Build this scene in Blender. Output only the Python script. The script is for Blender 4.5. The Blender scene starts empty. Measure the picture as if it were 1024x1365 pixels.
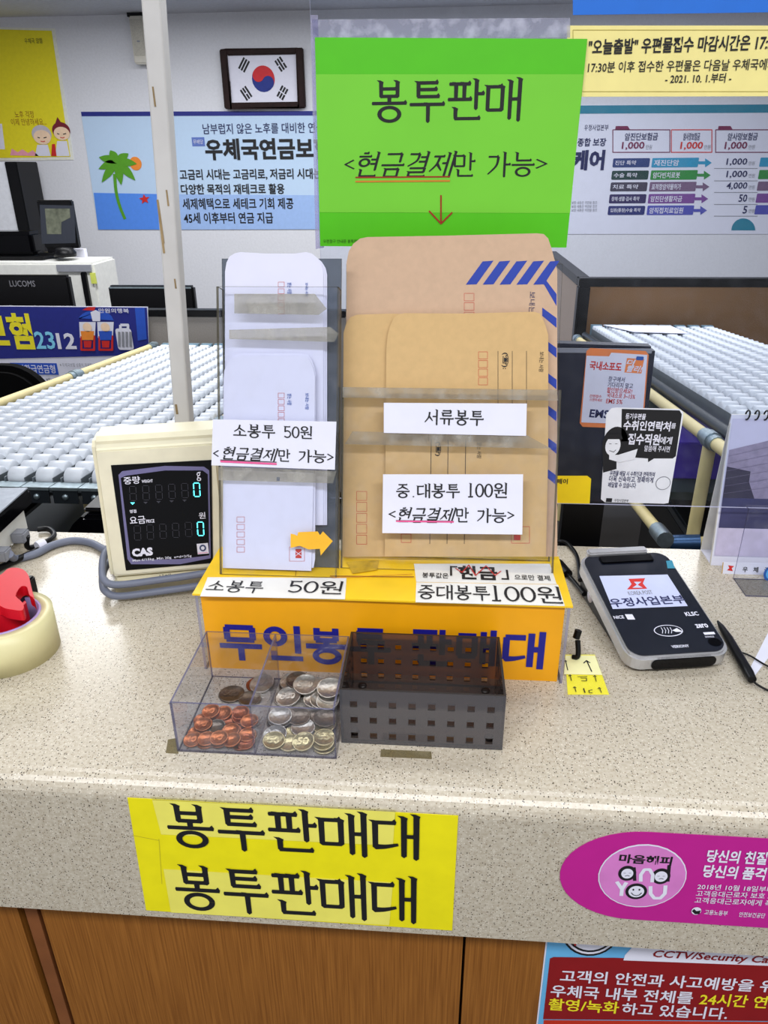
import bpy, bmesh, random
import numpy as np
from math import sin, cos, tan, pi, radians, atan2, sqrt, hypot, ceil
from mathutils import Matrix, Vector
random.seed(7)
SC = bpy.context.scene
COL = SC.collection

# ---------------------------------------------------------------- camera
F_PX, PITCH, YAW, ROLL = 986.0, radians(25), radians(4.5), radians(0.5)
CAM = np.array([0.0, 0.0, 1.5])
FW = np.array([-sin(YAW)*cos(PITCH), cos(YAW)*cos(PITCH), -sin(PITCH)])
R0 = np.array([cos(YAW), sin(YAW), 0.0]); U0 = np.cross(R0, FW)
RT = R0*cos(ROLL) - U0*sin(ROLL); UP = U0*cos(ROLL) + R0*sin(ROLL)
cd = bpy.data.cameras.new('camera'); cam = bpy.data.objects.new('camera', cd); COL.objects.link(cam)
cd.sensor_fit = 'VERTICAL'; cd.sensor_height = 36.0; cd.lens = 36.0*F_PX/1365.0; cd.clip_start = 0.02; cd.clip_end = 60
cam.matrix_world = Matrix(((RT[0], UP[0], -FW[0], CAM[0]), (RT[1], UP[1], -FW[1], CAM[1]), (RT[2], UP[2], -FW[2], CAM[2]), (0, 0, 0, 1)))
SC.camera = cam

# ---------------------------------------------------------------- light
SC.view_settings.view_transform = 'Standard'; SC.view_settings.look = 'None'
SC.view_settings.gamma = 1.0; SC.view_settings.use_curve_mapping = False
SC.view_settings.exposure = 0.45
SC.cycles.transparent_max_bounces = 40
W = bpy.data.worlds.new('lobby_fill'); SC.world = W; W.use_nodes = True  # even ambient fill added for the open lobby side
bg = W.node_tree.nodes['Background']; bg.inputs[0].default_value = (0.93, 0.95, 1.0, 1); bg.inputs[1].default_value = 0.55

def area_light(name, loc, sx, sy, power, rot=(0, 0, 0), col=(0.97, 0.98, 1.0)):
    l = bpy.data.lights.new(name, 'AREA'); l.shape = 'RECTANGLE'; l.size = sx; l.size_y = sy; l.energy = power; l.color = col
    o = bpy.data.objects.new(name, l); COL.objects.link(o); o.location = loc; o.rotation_euler = rot
    return o
area_light('ceiling_lamp_counter', (0.0, 1.25, 2.44), 2.4, 0.3, 13)
area_light('ceiling_lamp_lobby', (0.0, -0.45, 2.44), 2.6, 0.25, 34)
area_light('ceiling_lamp_office', (-1.6, 3.0, 2.44), 1.3, 0.35, 34)
area_light('ceiling_lamp_office', (1.6, 3.4, 2.44), 1.6, 0.4, 34)
area_light('ceiling_lamp_office', (-0.6, 4.7, 2.44), 4.4, 0.3, 48)

# ---------------------------------------------------------------- helpers
def ray(px, py): return FW + RT*((px-512)/F_PX) - UP*((py-682.5)/F_PX)
def P(px, py, y=None, z=None):            # the point of a real plane that is seen at a place in the photo
    d = ray(px, py)
    t = y/d[1] if y is not None else (z-1.5)/d[2]
    return Vector(CAM + d*t)
def proj(q):
    v = np.array(q, float) - CAM; z = v @ FW
    return 512+F_PX*(v@RT)/z, 682.5-F_PX*(v@UP)/z, z

def lin(c):
    if isinstance(c, str):
        c = tuple(int(c[i:i+2], 16) for i in (0, 2, 4))
    return tuple(((v/255)/12.92 if v/255 <= 0.04045 else ((v/255+0.055)/1.055)**2.4) for v in c)

MATS = {}
def mat(name, c, rough=0.6, metal=0.0, var=0.05, scale=40.0, bump=0.0, emit=0.0, spec=0.4):
    if name in MATS: return MATS[name]
    m = bpy.data.materials.new(name); MATS[name] = m; m.use_nodes = True
    nt = m.node_tree; b = nt.nodes['Principled BSDF']
    col = lin(c)
    tc = nt.nodes.new('ShaderNodeTexCoord'); nz = nt.nodes.new('ShaderNodeTexNoise')
    nz.inputs['Scale'].default_value = scale; nz.inputs['Detail'].default_value = 3
    nt.links.new(tc.outputs['Object'], nz.inputs['Vector'])
    cr = nt.nodes.new('ShaderNodeValToRGB')
    cr.color_ramp.elements[0].position = 0.3; cr.color_ramp.elements[1].position = 0.7
    cr.color_ramp.elements[0].color = tuple(max(0, v*(1-var)) for v in col)+(1,)
    cr.color_ramp.elements[1].color = tuple(min(1, v*(1+var)) for v in col)+(1,)
    nt.links.new(nz.outputs['Fac'], cr.inputs['Fac']); nt.links.new(cr.outputs['Color'], b.inputs['Base Color'])
    b.inputs['Roughness'].default_value = rough; b.inputs['Metallic'].default_value = metal
    b.inputs['Specular IOR Level'].default_value = spec
    if bump:
        bp = nt.nodes.new('ShaderNodeBump'); bp.inputs['Strength'].default_value = bump; bp.inputs['Distance'].default_value = 0.002
        nt.links.new(nz.outputs['Fac'], bp.inputs['Height']); nt.links.new(bp.outputs['Normal'], b.inputs['Normal'])
    if emit:
        nt.links.new(cr.outputs['Color'], b.inputs['Emission Color']); b.inputs['Emission Strength'].default_value = emit
    return m

def clear(name, tint, gloss=1.0, haze=0.0, hazecol=(235, 235, 240), rough=0.02, smudge=0.0):
    """clear plastic sheet: tinted transmission, fresnel gloss, a little diffuse haze"""
    m = bpy.data.materials.new(name); MATS[name] = m; m.use_nodes = True; nt = m.node_tree
    nt.nodes.clear()
    out = nt.nodes.new('ShaderNodeOutputMaterial'); tr = nt.nodes.new('ShaderNodeBsdfTransparent'); gl = nt.nodes.new('ShaderNodeBsdfGlossy')
    df = nt.nodes.new('ShaderNodeBsdfDiffuse'); m1 = nt.nodes.new('ShaderNodeMixShader'); m2 = nt.nodes.new('ShaderNodeMixShader')
    tr.inputs[0].default_value = lin(tint)+(1,); gl.inputs['Roughness'].default_value = rough
    df.inputs[0].default_value = lin(hazecol)+(1,)
    lw = nt.nodes.new('ShaderNodeFresnel'); lw.inputs[0].default_value = 1.45
    mu = nt.nodes.new('ShaderNodeMath'); mu.operation = 'MULTIPLY'; mu.inputs[1].default_value = gloss
    ge = nt.nodes.new('ShaderNodeNewGeometry'); inv = nt.nodes.new('ShaderNodeMath'); inv.operation = 'SUBTRACT'; inv.inputs[0].default_value = 1.0
    mb = nt.nodes.new('ShaderNodeMath'); mb.operation = 'MULTIPLY'
    nt.links.new(ge.outputs['Backfacing'], inv.inputs[1]); nt.links.new(inv.outputs[0], mb.inputs[1]); nt.links.new(lw.outputs[0], mb.inputs[0])
    nt.links.new(mb.outputs[0], mu.inputs[0]); nt.links.new(mu.outputs[0], m2.inputs[0])
    tc = nt.nodes.new('ShaderNodeTexCoord'); nz = nt.nodes.new('ShaderNodeTexNoise'); nz.inputs['Scale'].default_value = 60; nz.inputs['Detail'].default_value = 6
    nt.links.new(tc.outputs['Object'], nz.inputs['Vector'])
    mr = nt.nodes.new('ShaderNodeMapRange'); mr.inputs[1].default_value = 0.45; mr.inputs[2].default_value = 0.75
    mr.inputs[3].default_value = haze; mr.inputs[4].default_value = haze+smudge
    nt.links.new(nz.outputs['Fac'], mr.inputs[0]); nt.links.new(mr.outputs[0], m1.inputs[0])
    nt.links.new(tr.outputs[0], m1.inputs[1]); nt.links.new(df.outputs[0], m1.inputs[2])
    nt.links.new(m1.outputs[0], m2.inputs[1]); nt.links.new(gl.outputs[0], m2.inputs[2]); nt.links.new(m2.outputs[0], out.inputs[0])
    return m

def wloc(o):
    v = Vector((0, 0, 0))
    while o: v += o.location; o = o.parent
    return v

class MB:
    """collects geometry (world coordinates) and links it as one mesh object"""
    def __init__(s): s.v = []; s.f = []; s.m = []; s.s = []
    def add(s, vs, fs, smooth=False, mi=0, M=None):
        b = len(s.v)
        for q in vs:
            q = Vector(q)
            s.v.append(tuple(M @ q) if M else tuple(q))
        for k, f in enumerate(fs):
            s.f.append(tuple(b+i for i in f)); s.s.append(smooth); s.m.append(mi[k] if isinstance(mi, (list, tuple)) else mi)
        return s
    def box(s, a, b, M=None, mi=0):
        x0, y0, z0 = a; x1, y1, z1 = b
        return s.add([(x0, y0, z0), (x1, y0, z0), (x1, y1, z0), (x0, y1, z0), (x0, y0, z1), (x1, y0, z1), (x1, y1, z1), (x0, y1, z1)],
              [(0, 3, 2, 1), (4, 5, 6, 7), (0, 1, 5, 4), (1, 2, 6, 5), (2, 3, 7, 6), (3, 0, 4, 7)], mi=mi, M=M)
    def plate(s, a, b, M=None):
        """box whose two biggest faces take material 0 and whose edges take material 1"""
        d = [abs(b[i]-a[i]) for i in range(3)]; k = d.index(min(d))
        mi = [1]*6
        for f in ((4, 5), None, None)[0:0]: pass
        for f in {2: (0, 1), 1: (2, 4), 0: (3, 5)}[k]: mi[f] = 0
        return s.box(a, b, M, mi)
    def prism(s, poly, z0, z1, M=None, mi=0, smooth=False, edge=None):
        n = len(poly)
        vs = [(x, y, z0) for x, y in poly]+[(x, y, z1) for x, y in poly]
        fs = [tuple(range(n-1, -1, -1)), tuple(range(n, 2*n))]
        s.add(vs, fs, mi=mi, M=M)
        return s.add(vs, [(i, (i+1) % n, n+(i+1) % n, n+i) for i in range(n)], smooth, mi if edge is None else edge, M)
    def lathe(s, prof, n=24, M=None, smooth=True, closed=False, mi=0):
        vs = [(r*cos(2*pi*k/n), r*sin(2*pi*k/n), z) for r, z in prof for k in range(n)]
        m = len(prof); fs = []
        for j in range(m if closed else m-1):
            for k in range(n):
                a, b = j*n+k, j*n+(k+1) % n; j2 = (j+1) % m
                fs.append((a, b, j2*n+(k+1) % n, j2*n+k))
        s.add(vs, fs, smooth, mi, M)
        if not closed:
            if prof[0][0] > 1e-6: s.add(vs[:n], [tuple(range(n-1, -1, -1))], False, mi, M)
            if prof[-1][0] > 1e-6: s.add(vs[-n:], [tuple(range(n))], False, mi, M)
        return s
    def tube(s, pts, r, n=10, smooth=True, cap=True, mi=0):
        pts = [Vector(p) for p in pts]; rs = r if isinstance(r, (list, tuple)) else [r]*len(pts)
        vs = []; up = None
        for i, p in enumerate(pts):
            t = (pts[min(i+1, len(pts)-1)]-pts[max(i-1, 0)]).normalized()
            if up is None: up = t.orthogonal().normalized()
            up = (up-t*up.dot(t)).normalized(); sd = t.cross(up)
            for k in range(n):
                a = 2*pi*k/n; vs.append(p+(up*cos(a)+sd*sin(a))*rs[i])
        fs = [(i*n+k, i*n+(k+1) % n, (i+1)*n+(k+1) % n, (i+1)*n+k) for i in range(len(pts)-1) for k in range(n)]
        s.add(vs, fs, smooth, mi)
        if cap:
            s.add(vs[:n], [tuple(range(n-1, -1, -1))], False, mi); s.add(vs[-n:], [tuple(range(n))], False, mi)
        return s
    def build(s, name, m, parent=None, bevel=0.0, seg=2, label=None):
        me = bpy.data.meshes.new(name); off = wloc(parent) if parent else Vector((0, 0, 0))
        me.from_pydata([tuple(Vector(q)-off) for q in s.v], [], s.f); me.validate(clean_customdata=False)
        for x in (m if isinstance(m, (list, tuple)) else [m]): me.materials.append(x)
        if len(me.polygons) == len(s.f):
            me.polygons.foreach_set('use_smooth', s.s); me.polygons.foreach_set('material_index', s.m)
        if bevel:
            bm = bmesh.new(); bm.from_mesh(me); bmesh.ops.remove_doubles(bm, verts=bm.verts, dist=1e-6)
            es = [e for e in bm.edges if len(e.link_faces) == 2 and e.calc_face_angle(0) > 0.6]
            bmesh.ops.bevel(bm, geom=es, offset=bevel, segments=seg, affect='EDGES', clamp_overlap=True)
            bm.to_mesh(me); bm.free()
            for p in me.polygons: p.use_smooth = False
        o = bpy.data.objects.new(name, me); COL.objects.link(o)
        if parent: o.parent = parent
        if label: o['label'] = label
        return o

def spline(pts, k=6):
    pts = [Vector(p) for p in pts]; out = []
    for i in range(len(pts)-1):
        p0, p1, p2, p3 = pts[max(i-1, 0)], pts[i], pts[i+1], pts[min(i+2, len(pts)-1)]
        for j in range(k):
            t = j/k
            out.append(0.5*((2*p1)+(p2-p0)*t+(2*p0-5*p1+4*p2-p3)*t*t+(3*p1-p0-3*p2+p3)*t**3))
    out.append(pts[-1]); return out
def roundrect(x0, y0, x1, y1, r, n=5):
    r = min(r, (x1-x0)/2, (y1-y0)/2); o = []
    for cx, cy, a0 in ((x1-r, y0+r, -90), (x1-r, y1-r, 0), (x0+r, y1-r, 90), (x0+r, y0+r, 180)):
        for k in range(n+1):
            a = radians(a0+90*k/n); o.append((cx+r*cos(a), cy+r*sin(a)))
    return o
def circle(cx, cy, rx, ry=None, n=28): return [(cx+rx*cos(2*pi*k/n), cy+(ry or rx)*sin(2*pi*k/n)) for k in range(n)]

def thing(name, loc, label, cat, group=None):
    o = bpy.data.objects.new(name, None); COL.objects.link(o); o.location = loc; o.empty_display_size = 0.05
    return tag(o, label, cat, group)
def tag(o, label, cat, group=None):
    o['label'] = label; o['category'] = cat
    if group: o['group'] = group
    return o
def struct(o): o['kind'] = 'structure'; return o

# ---------------------------------------------------------------- lettering
def h_(x0, x1, y): return ('h', x0, x1, y)
def v_(x, y1, y0): return ('v', x, y1, y0)
def p_(*a): return ('p',)+a
def c_(cx, cy, rx, ry): return ('c', cx, cy, rx, ry)
NIEUN = [v_(.24, .30, .07), h_(.22, .9, .06)]
AE = [v_(.66, .94, .05), v_(.9, .99, 0), h_(.66, .9, .52)]
A_ = [v_(.78, .98, .3), h_(.78, .99, .66)]
BOX = lambda x0, x1, y0, y1: [v_(x0, y1, y0), v_(x1, y1, y0), h_(x0, x1, y1), h_(x0, x1, y0)]
BT = [v_(.28, .97, .62), v_(.72, .97, .62), h_(.28, .72, .81), h_(.28, .72, .63)]
BRUSH = {
 '봉': BT+[v_(.5, .62, .47), h_(.04, .96, .46), c_(.5, .19, .27, .17)],
 '투': [h_(.24, .78, .94), h_(.26, .76, .78), h_(.24, .82, .61), v_(.26, .94, .61), h_(.04, .96, .42), v_(.52, .42, .0)],
 '판': [h_(.07, .62, .9), v_(.24, .9, .55), v_(.46, .9, .55), h_(.04, .66, .53)]+A_+NIEUN,
 '매': BOX(.07, .45, .26, .82)+AE, '대': [h_(.1, .5, .82), v_(.1, .82, .24), p_(.1, .25, .3, .26, .55, .32)]+AE,
 '현': [h_(.22, .42, .97), h_(.06, .56, .84), c_(.32, .6, .19, .14), v_(.82, .99, .3), h_(.58, .82, .72), h_(.58, .82, .55)]+NIEUN,
 '금': [h_(.18, .76, .93), v_(.76, .93, .62), h_(.04, .96, .49)]+BOX(.25, .76, .03, .33),
 '결': [h_(.1, .48, .92), p_(.48, .92, .42, .65, .1, .44), v_(.82, .99, .42), h_(.56, .82, .8), h_(.52, .82, .62), h_(.22, .82, .36), v_(.82, .36, .2), h_(.22, .82, .2), v_(.22, .2, .04), h_(.22, .9, .03)],
 '제': [h_(.08, .5, .82), p_(.32, .82, .25, .5, .03, .22), p_(.28, .52, .5, .26), v_(.68, .94, .05), h_(.48, .68, .55), v_(.9, .99, 0)],
 '만': BOX(.08, .5, .46, .88)+A_+NIEUN, '가': [h_(.1, .5, .82), p_(.5, .82, .42, .45, .08, .1), v_(.76, .98, 0), h_(.76, 1, .5)],
 '능': [v_(.24, .96, .67), h_(.22, .82, .66), h_(.04, .96, .48), c_(.5, .19, .27, .17)],
 '소': [p_(.5, .94, .4, .66, .1, .44), p_(.47, .7, .88, .44), v_(.5, .46, .18), h_(.04, .96, .17)],
 '원': [c_(.36, .8, .22, .16), h_(.06, .68, .51), v_(.38, .51, .3), v_(.86, .99, .24), h_(.6, .86, .36)]+[v_(.22, .24, .05), h_(.2, .92, .04)],
 '서': [p_(.35, .85, .28, .5, .03, .16), p_(.31, .58, .56, .26), v_(.84, .99, 0), h_(.56, .84, .56)],
 '류': [h_(.22, .76, .96), v_(.76, .96, .8), h_(.22, .76, .8), v_(.23, .8, .63), h_(.22, .82, .62), h_(.04, .96, .42), v_(.34, .42, .06), v_(.66, .42, .0)],
 '무': BOX(.2, .8, .6, .95)+[h_(.03, .97, .42), v_(.5, .42, .0)], '인': [c_(.3, .68, .21, .22), v_(.82, 1, .2), v_(.24, .26, .04), h_(.2, .9, .05)],
 '중': [h_(.2, .8, .93), p_(.5, .93, .42, .74, .12, .58), p_(.5, .77, .88, .58), h_(.04, .96, .45), v_(.5, .45, .35), c_(.5, .17, .27, .16)],
 '0': [c_(.3, .5, .24, .42)], '5': [h_(.12, .5, .92), v_(.12, .92, .52), p_(.12, .54, .3, .6, .48, .5, .54, .32, .46, .14, .28, .07, .08, .16)],
 '1': [v_(.3, .95, .06), h_(.14, .46, .06)], '<': [p_(.5, .82, .1, .5, .5, .18)], '>': [p_(.1, .82, .5, .5, .1, .18)], '.': [p_(.22, .04, .22, .12)], ' ': []}
NARROW = {'0': .6, '1': .6, '5': .62, '<': .6, '>': .6, '.': .42, ' ': .5}
def seg_poly(a, b, w0, w1):
    dx, dy = b[0]-a[0], b[1]-a[1]; l = hypot(dx, dy) or 1e-9; nx, ny = -dy/l, dx/l
    return [(a[0]+nx*w0, a[1]+ny*w0), (a[0]-nx*w0, a[1]-ny*w0), (b[0]-nx*w1, b[1]-ny*w1), (b[0]+nx*w1, b[1]+ny*w1)]
def brush_polys(text, wt=1.0):
    """a brush-like serif face (plain bold strokes when wt is negative): polygons in an em box, and total advance"""
    out = []; x = 0.0; hw, vw = .030*abs(wt), .042*abs(wt); plain = wt < 0
    if plain: hw, vw = .034*-wt, .036*-wt
    for ch in text:
        adv = NARROW.get(ch, 1.0); L = []
        for s in BRUSH[ch]:
            if plain and s[0] == 'h': L.append([(s[1]-.03, s[3]-hw), (s[2]+.03, s[3]-hw), (s[2]+.03, s[3]+hw), (s[1]-.03, s[3]+hw)])
            elif plain and s[0] == 'v': L.append([(s[1]-vw, s[3]), (s[1]+vw, s[3]), (s[1]+vw, s[2]), (s[1]-vw, s[2])])
            elif s[0] == 'h':
                _, a, b, y = s
                L.append([(a, y-hw), (b, y-hw), (b+.02, y+hw*.4), (b-.02, y+hw*2.0), (b-.07, y+hw), (a, y+hw), (a-.015, y)])
            elif s[0] == 'v':
                _, cx, y1, y0 = s
                L.append([(cx-vw*.9, y1), (cx-vw*2.0, y1+vw*.9), (cx-vw*.2, y1+vw*.8), (cx+vw*1.25, y1+vw*.1), (cx+vw, y1-.05), (cx+vw*.9, y0), (cx, y0-vw*.7), (cx-vw*.85, y0)][::-1])
            elif s[0] == 'c':
                _, cx, cy, rx, ry = s; n = 24
                for k in range(n):
                    a0, a1 = 2*pi*k/n, 2*pi*(k+1)/n
                    L.append([(cx+(rx-vw)*cos(a0), cy+(ry-hw)*sin(a0)), (cx+(rx+vw)*cos(a0), cy+(ry+hw)*sin(a0)), (cx+(rx+vw)*cos(a1), cy+(ry+hw)*sin(a1)), (cx+(rx-vw)*cos(a1), cy+(ry-hw)*sin(a1))])
            else:
                q = [(s[i], s[i+1]) for i in range(1, len(s), 2)]; n = len(q)-1
                q2 = spline([(a, b, 0) for a, b in q], 5) if n > 1 else [Vector((a, b, 0)) for a, b in q]
                if ch in '<>': q2 = [Vector((a, b, 0)) for a, b in q]
                for k in range(len(q2)-1):
                    f = lambda t: vw*(1.05-.55*t) if ch not in '<>5.' else vw*.8
                    L.append(seg_poly(q2[k], q2[k+1], f(k/(len(q2)-1)), f((k+1)/(len(q2)-1))))
                for k in range(1, len(q2)-1): L.append(circle(q2[k][0], q2[k][1], f(k/(len(q2)-1)), n=8))
        for pl in L: out.append([(px+x, py) for px, py in pl])
        x += adv*1.02
    return out, x
TXT = {}
def font_polys(text, bold):
    key = (text, bold)
    if key in TXT: return TXT[key]
    c = bpy.data.curves.new('t', 'FONT'); c.body = text; c.resolution_u = 2; c.offset = bold
    o = bpy.data.objects.new('t', c); me = o.to_mesh()
    vs = [(v.co.x, v.co.y) for v in me.vertices]; fs = [tuple(p.vertices) for p in me.polygons]
    o.to_mesh_clear(); bpy.data.objects.remove(o); bpy.data.curves.remove(c)
    TXT[key] = (vs, fs); return vs, fs

def math_deg(a): return a*180/pi
class Sheet:
    """a real flat surface; print on it is laid out in the surface's own axes"""
    def __init__(s, o, ex, ey, step=0.0003):
        s.o = Vector(o); s.ex = Vector(ex).normalized(); e = Vector(ey); s.ey = (e-s.ex*e.dot(s.ex)).normalized()
        s.n = s.ex.cross(s.ey); s.step = step; s.items = {}
        s.M = Matrix(((s.ex.x, s.ey.x, s.n.x, s.o.x), (s.ex.y, s.ey.y, s.n.y, s.o.y), (s.ex.z, s.ey.z, s.n.z, s.o.z), (0, 0, 0, 1)))
    def at(s, h): return Sheet(s.o+s.n*h, s.ex, s.ey, s.step)
    def turned(s, px0, px1):          # same surface, its x axis along a line of the photo
        a, b = s.w(*s.uv(*px0)), s.w(*s.uv(*px1)); ex = (b-a).normalized(); return Sheet(s.o, ex, s.n.cross(ex), s.step)
    def w(s, u, v, h=0): return s.M @ Vector((u, v, h))
    def uv(s, px, py):
        d = Vector(ray(px, py)); t = (s.o-Vector(CAM)).dot(s.n)/d.dot(s.n); q = Vector(CAM)+d*t-s.o
        return q.dot(s.ex), q.dot(s.ey)
    def uvs(s, pts): return [s.uv(*p) for p in pts]
    def mb(s, part, m, layer): return s.items.setdefault((part, m.name, layer), MB())
    def poly(s, part, m, pts, layer=1, uv=False):
        q = pts if uv else s.uvs(pts)
        ar = sum(q[i][0]*q[(i+1) % len(q)][1]-q[(i+1) % len(q)][0]*q[i][1] for i in range(len(q)))
        if ar < 0: q = q[::-1]
        mb_ = s.mb(part, m, layer); hh = s.step*(layer+.02*(len(mb_.f) % 40)); mb_.add([(a, b, hh) for a, b in q], [tuple(range(len(q)))], M=s.M)
    def rect(s, part, m, x0, y0, x1, y1, layer=1, r=0):
        (cu, cv), w, h = s.boxuv(x0, y0, x1, y1)
        s.poly(part, m, roundrect(cu-w/2, cv-h/2, cu+w/2, cv+h/2, r*h) if r else [(cu-w/2, cv-h/2), (cu+w/2, cv-h/2), (cu+w/2, cv+h/2), (cu-w/2, cv+h/2)], layer, True)
    def boxuv(s, x0, y0, x1, y1):
        cx, cy = (x0+x1)/2, (y0+y1)/2; c = s.uv(cx, cy); a, b = s.uv(x0, cy), s.uv(x1, cy); d, e = s.uv(cx, y0), s.uv(cx, y1)
        return c, hypot(a[0]-b[0], a[1]-b[1]), hypot(d[0]-e[0], d[1]-e[1])
    def disc(s, part, m, cx, cy, r, ry=None, layer=1, n=28):
        c, w, h = s.boxuv(cx-r, cy-(ry or r), cx+r, cy+(ry or r)); s.poly(part, m, circle(c[0], c[1], w/2, h/2, n), layer, True)
    def line(s, part, m, pts, width, layer=1, closed=False, uv=False):
        q = list(pts) if uv else s.uvs(pts)
        if closed: q.append(q[0])
        for i in range(len(q)-1):
            s.poly(part, m, seg_poly(q[i], q[i+1], width/2, width/2), layer, True)
        for i in range(1, len(q)-1): s.poly(part, m, circle(q[i][0], q[i][1], width/2, n=8), layer, True)
    def frame(s, part, m, x0, y0, x1, y1, width, layer=1): s.line(part, m, [(x0, y0), (x1, y0), (x1, y1), (x0, y1)], width, layer, True)
    def text(s, m, txt, x0, y0, x1, y1, bold=0.0, brush=0, shear=0.0, rot=0.0, layer=2, part='lettering', natural=False):
        c, w, h = s.boxuv(x0, y0, x1, y1)
        if brush:
            pl, adv = brush_polys(txt, brush); vs = []; fs = []
            for q in pl:
                fs.append(tuple(range(len(vs), len(vs)+len(q)))); vs += q
        else: vs, fs = font_polys(txt, bold)
        if not vs: return
        if rot: w, h = (h, w) if abs(abs(rot)-90) < 20 else (w, h)
        xs = [v[0] for v in vs]; ys = [v[1] for v in vs]; X0, X1, Y0, Y1 = min(xs), max(xs), min(ys), max(ys)
        if brush: Y0, Y1 = -.02, 1.0
        ca, sa = cos(radians(rot)), sin(radians(rot)); q = []
        for a, b in vs:
            v = ((b-Y0)/(Y1-Y0)-.5)*h; u = ((a-X0)/(X1-X0)-.5)*w+shear*v
            q.append((c[0]+u*ca-v*sa, c[1]+u*sa+v*ca, s.step*layer))
        if brush:
            for k, f in enumerate(fs):
                for i in f: q[i] = (q[i][0], q[i][1], s.step*(layer+.02*(k % 40)))
        s.mb(part, m, layer).add(q, fs, M=s.M)
    def tl(s, m, txt, x0, yl, x1, yr, hp, bold=0.0, brush=0, shear=0.0, layer=2):
        """one line of print from (x0, yl) to (x1, yr), hp high"""
        a, b = s.uv(x0, yl), s.uv(x1, yr); cy = (yl+yr)/2
        s.text(m, txt, x0, cy-hp/2, x1, cy+hp/2, bold, brush, shear, math_deg(atan2(b[1]-a[1], b[0]-a[0])), layer)
    def paper(s, name, m, pts, th=0.0004, parent=None, h=0.0, uv=False, label=None, bevel=0):
        q = pts if uv else s.uvs(pts)
        ar = sum(q[i][0]*q[(i+1) % len(q)][1]-q[(i+1) % len(q)][0]*q[i][1] for i in range(len(q)))
        if ar < 0: q = q[::-1]
        return MB().prism(q, h-th, h, s.M).build(name, m, parent, label=label)
    def flush(s, parent, labels=None):
        for (part, mn, layer), b in s.items.items():
            if b.f: b.build(part.split('#')[0], bpy.data.materials[mn], parent)
        s.items = {}
# ---------------------------------------------------------------- materials
WHITE = mat('white_paper', (226, 226, 240), .7, var=.02); INK = mat('black_ink', (22, 22, 26), .6, var=.05)
wall_m = mat('painted_wall', (222, 223, 229), .85, var=.03, scale=60, bump=.5)
ceil_m = mat('ceiling_paint', (205, 206, 212), .9)
floor_m = mat('vinyl_floor', (44, 43, 43), .5, var=.1, scale=8)
CREAM = mat('cream_plastic', (226, 218, 182), .45, var=.03); BLACK = mat('black_plastic', (9, 9, 12), .4, spec=.25); GLOSSBLK = mat('glossy_black', (7, 7, 10), .14, spec=.15)
STEEL = mat('galvanised_steel', (150, 165, 172), .35, .8, var=.15, scale=80); DKSTEEL = mat('dark_steel', (42, 48, 54), .4, .5)
PIPE = mat('cream_pipe', (222, 206, 150), .4, var=.04); ROLLER = mat('white_roller', (206, 212, 221), .4, var=.02)
NAVY = mat('navy_print', (32, 40, 128), .6); NAVYTX = mat('dark_blue_print', (24, 30, 84), .6)
RED = mat('red_print', (206, 40, 36), .6); REDMARK = mat('red_marker', (158, 44, 20), .7); PINKMARK = mat('pink_marker', (232, 92, 150), .7)
YEL = mat('yellow_print', (240, 226, 40), .6); ORG = mat('orange_print', (238, 140, 50), .6)
GREY = mat('grey_print', (140, 142, 150), .6); LILAC = mat('lilac_edge', (176, 174, 206), .3)

# ---------------------------------------------------------------- the room
struct(MB().box((-4.6, -2, -.05), (4.6, 6.1, 0)).build('floor', floor_m))
struct(MB().box((-4.6, 6, 0), (4.6, 6.1, 2.6)).build('wall_back', wall_m))
struct(MB().box((-4.7, -.5, 0), (-4.6, 6.1, 2.6)).build('wall_left', wall_m))
struct(MB().box((4.6, -.5, 0), (4.7, 6.1, 2.6)).build('wall_right', wall_m))
struct(MB().box((-4.6, -2, 2.48), (4.6, 6.1, 2.56)).build('ceiling', ceil_m))
WALL = Sheet((0, 5.995, 0), (1, 0, 0), (0, 0, 1), .002)

# wall speaker
a, b = P(171, 21, y=5.9), P(198, 85, y=5.9)
sp = thing('wall_speaker', (a.x, 5.9, b.z), 'narrow cream speaker box high on the back wall, just left of the white post', 'speaker')
MB().box((a.x, 5.9, b.z), (b.x, 6.0, a.z)).build('cabinet', mat('speaker_cream', (206, 202, 190), .5), sp, bevel=.008)
MB().box((a.x+.012, 5.895, b.z+.05), (b.x-.012, 5.9, a.z-.02)).build('grille', mat('speaker_grille', (188, 184, 172), .7, var=.2, scale=300, bump=1), sp)
MB().box((a.x+.04, 5.893, b.z+.13), (b.x-.04, 5.896, b.z+.14)).build('badge', GREY, sp)
MB().box((a.x-.02, 5.93, a.z), (b.x+.02, 6.0, a.z+.03)).build('bracket', BLACK, sp)

# national flag in a frame
fr = [P(292, 66, y=5.97), P(404, 64, y=5.97), P(404, 143.5, y=5.97), P(298, 144, y=5.97)]
x0, x1, z1, z0 = fr[0].x+.005, fr[1].x, fr[0].z, fr[2].z
fl = thing('framed_flag', (x0, 5.96, z0), 'framed national flag with red and blue circle and four black trigrams, on the back wall', 'flag')
wood_dk = mat('dark_red_wood', (34, 15, 13), .5, var=.25, scale=30, spec=.15)
t = .05
MB().box((x0, 5.955, z0), (x0+t, 5.998, z1)).box((x1-t, 5.955, z0), (x1, 5.998, z1)).box((x0+t, 5.955, z1-t*.75), (x1-t, 5.998, z1)).box((x0+t, 5.955, z0), (x1-t, 5.998, z0+t*.75)).build('frame', wood_dk, fl, bevel=.006)
S = Sheet(((x0+x1)/2, 5.975, (z0+z1)/2), (1, 0, 0), (0, 0, 1), .0015)
S.paper('flag_sheet', WHITE, [(x0-S.o.x+.04, -.18), (x1-S.o.x-.04, -.18), (x1-S.o.x-.04, .18), (x0-S.o.x+.04, .18)], .01, fl, uv=True)
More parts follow.
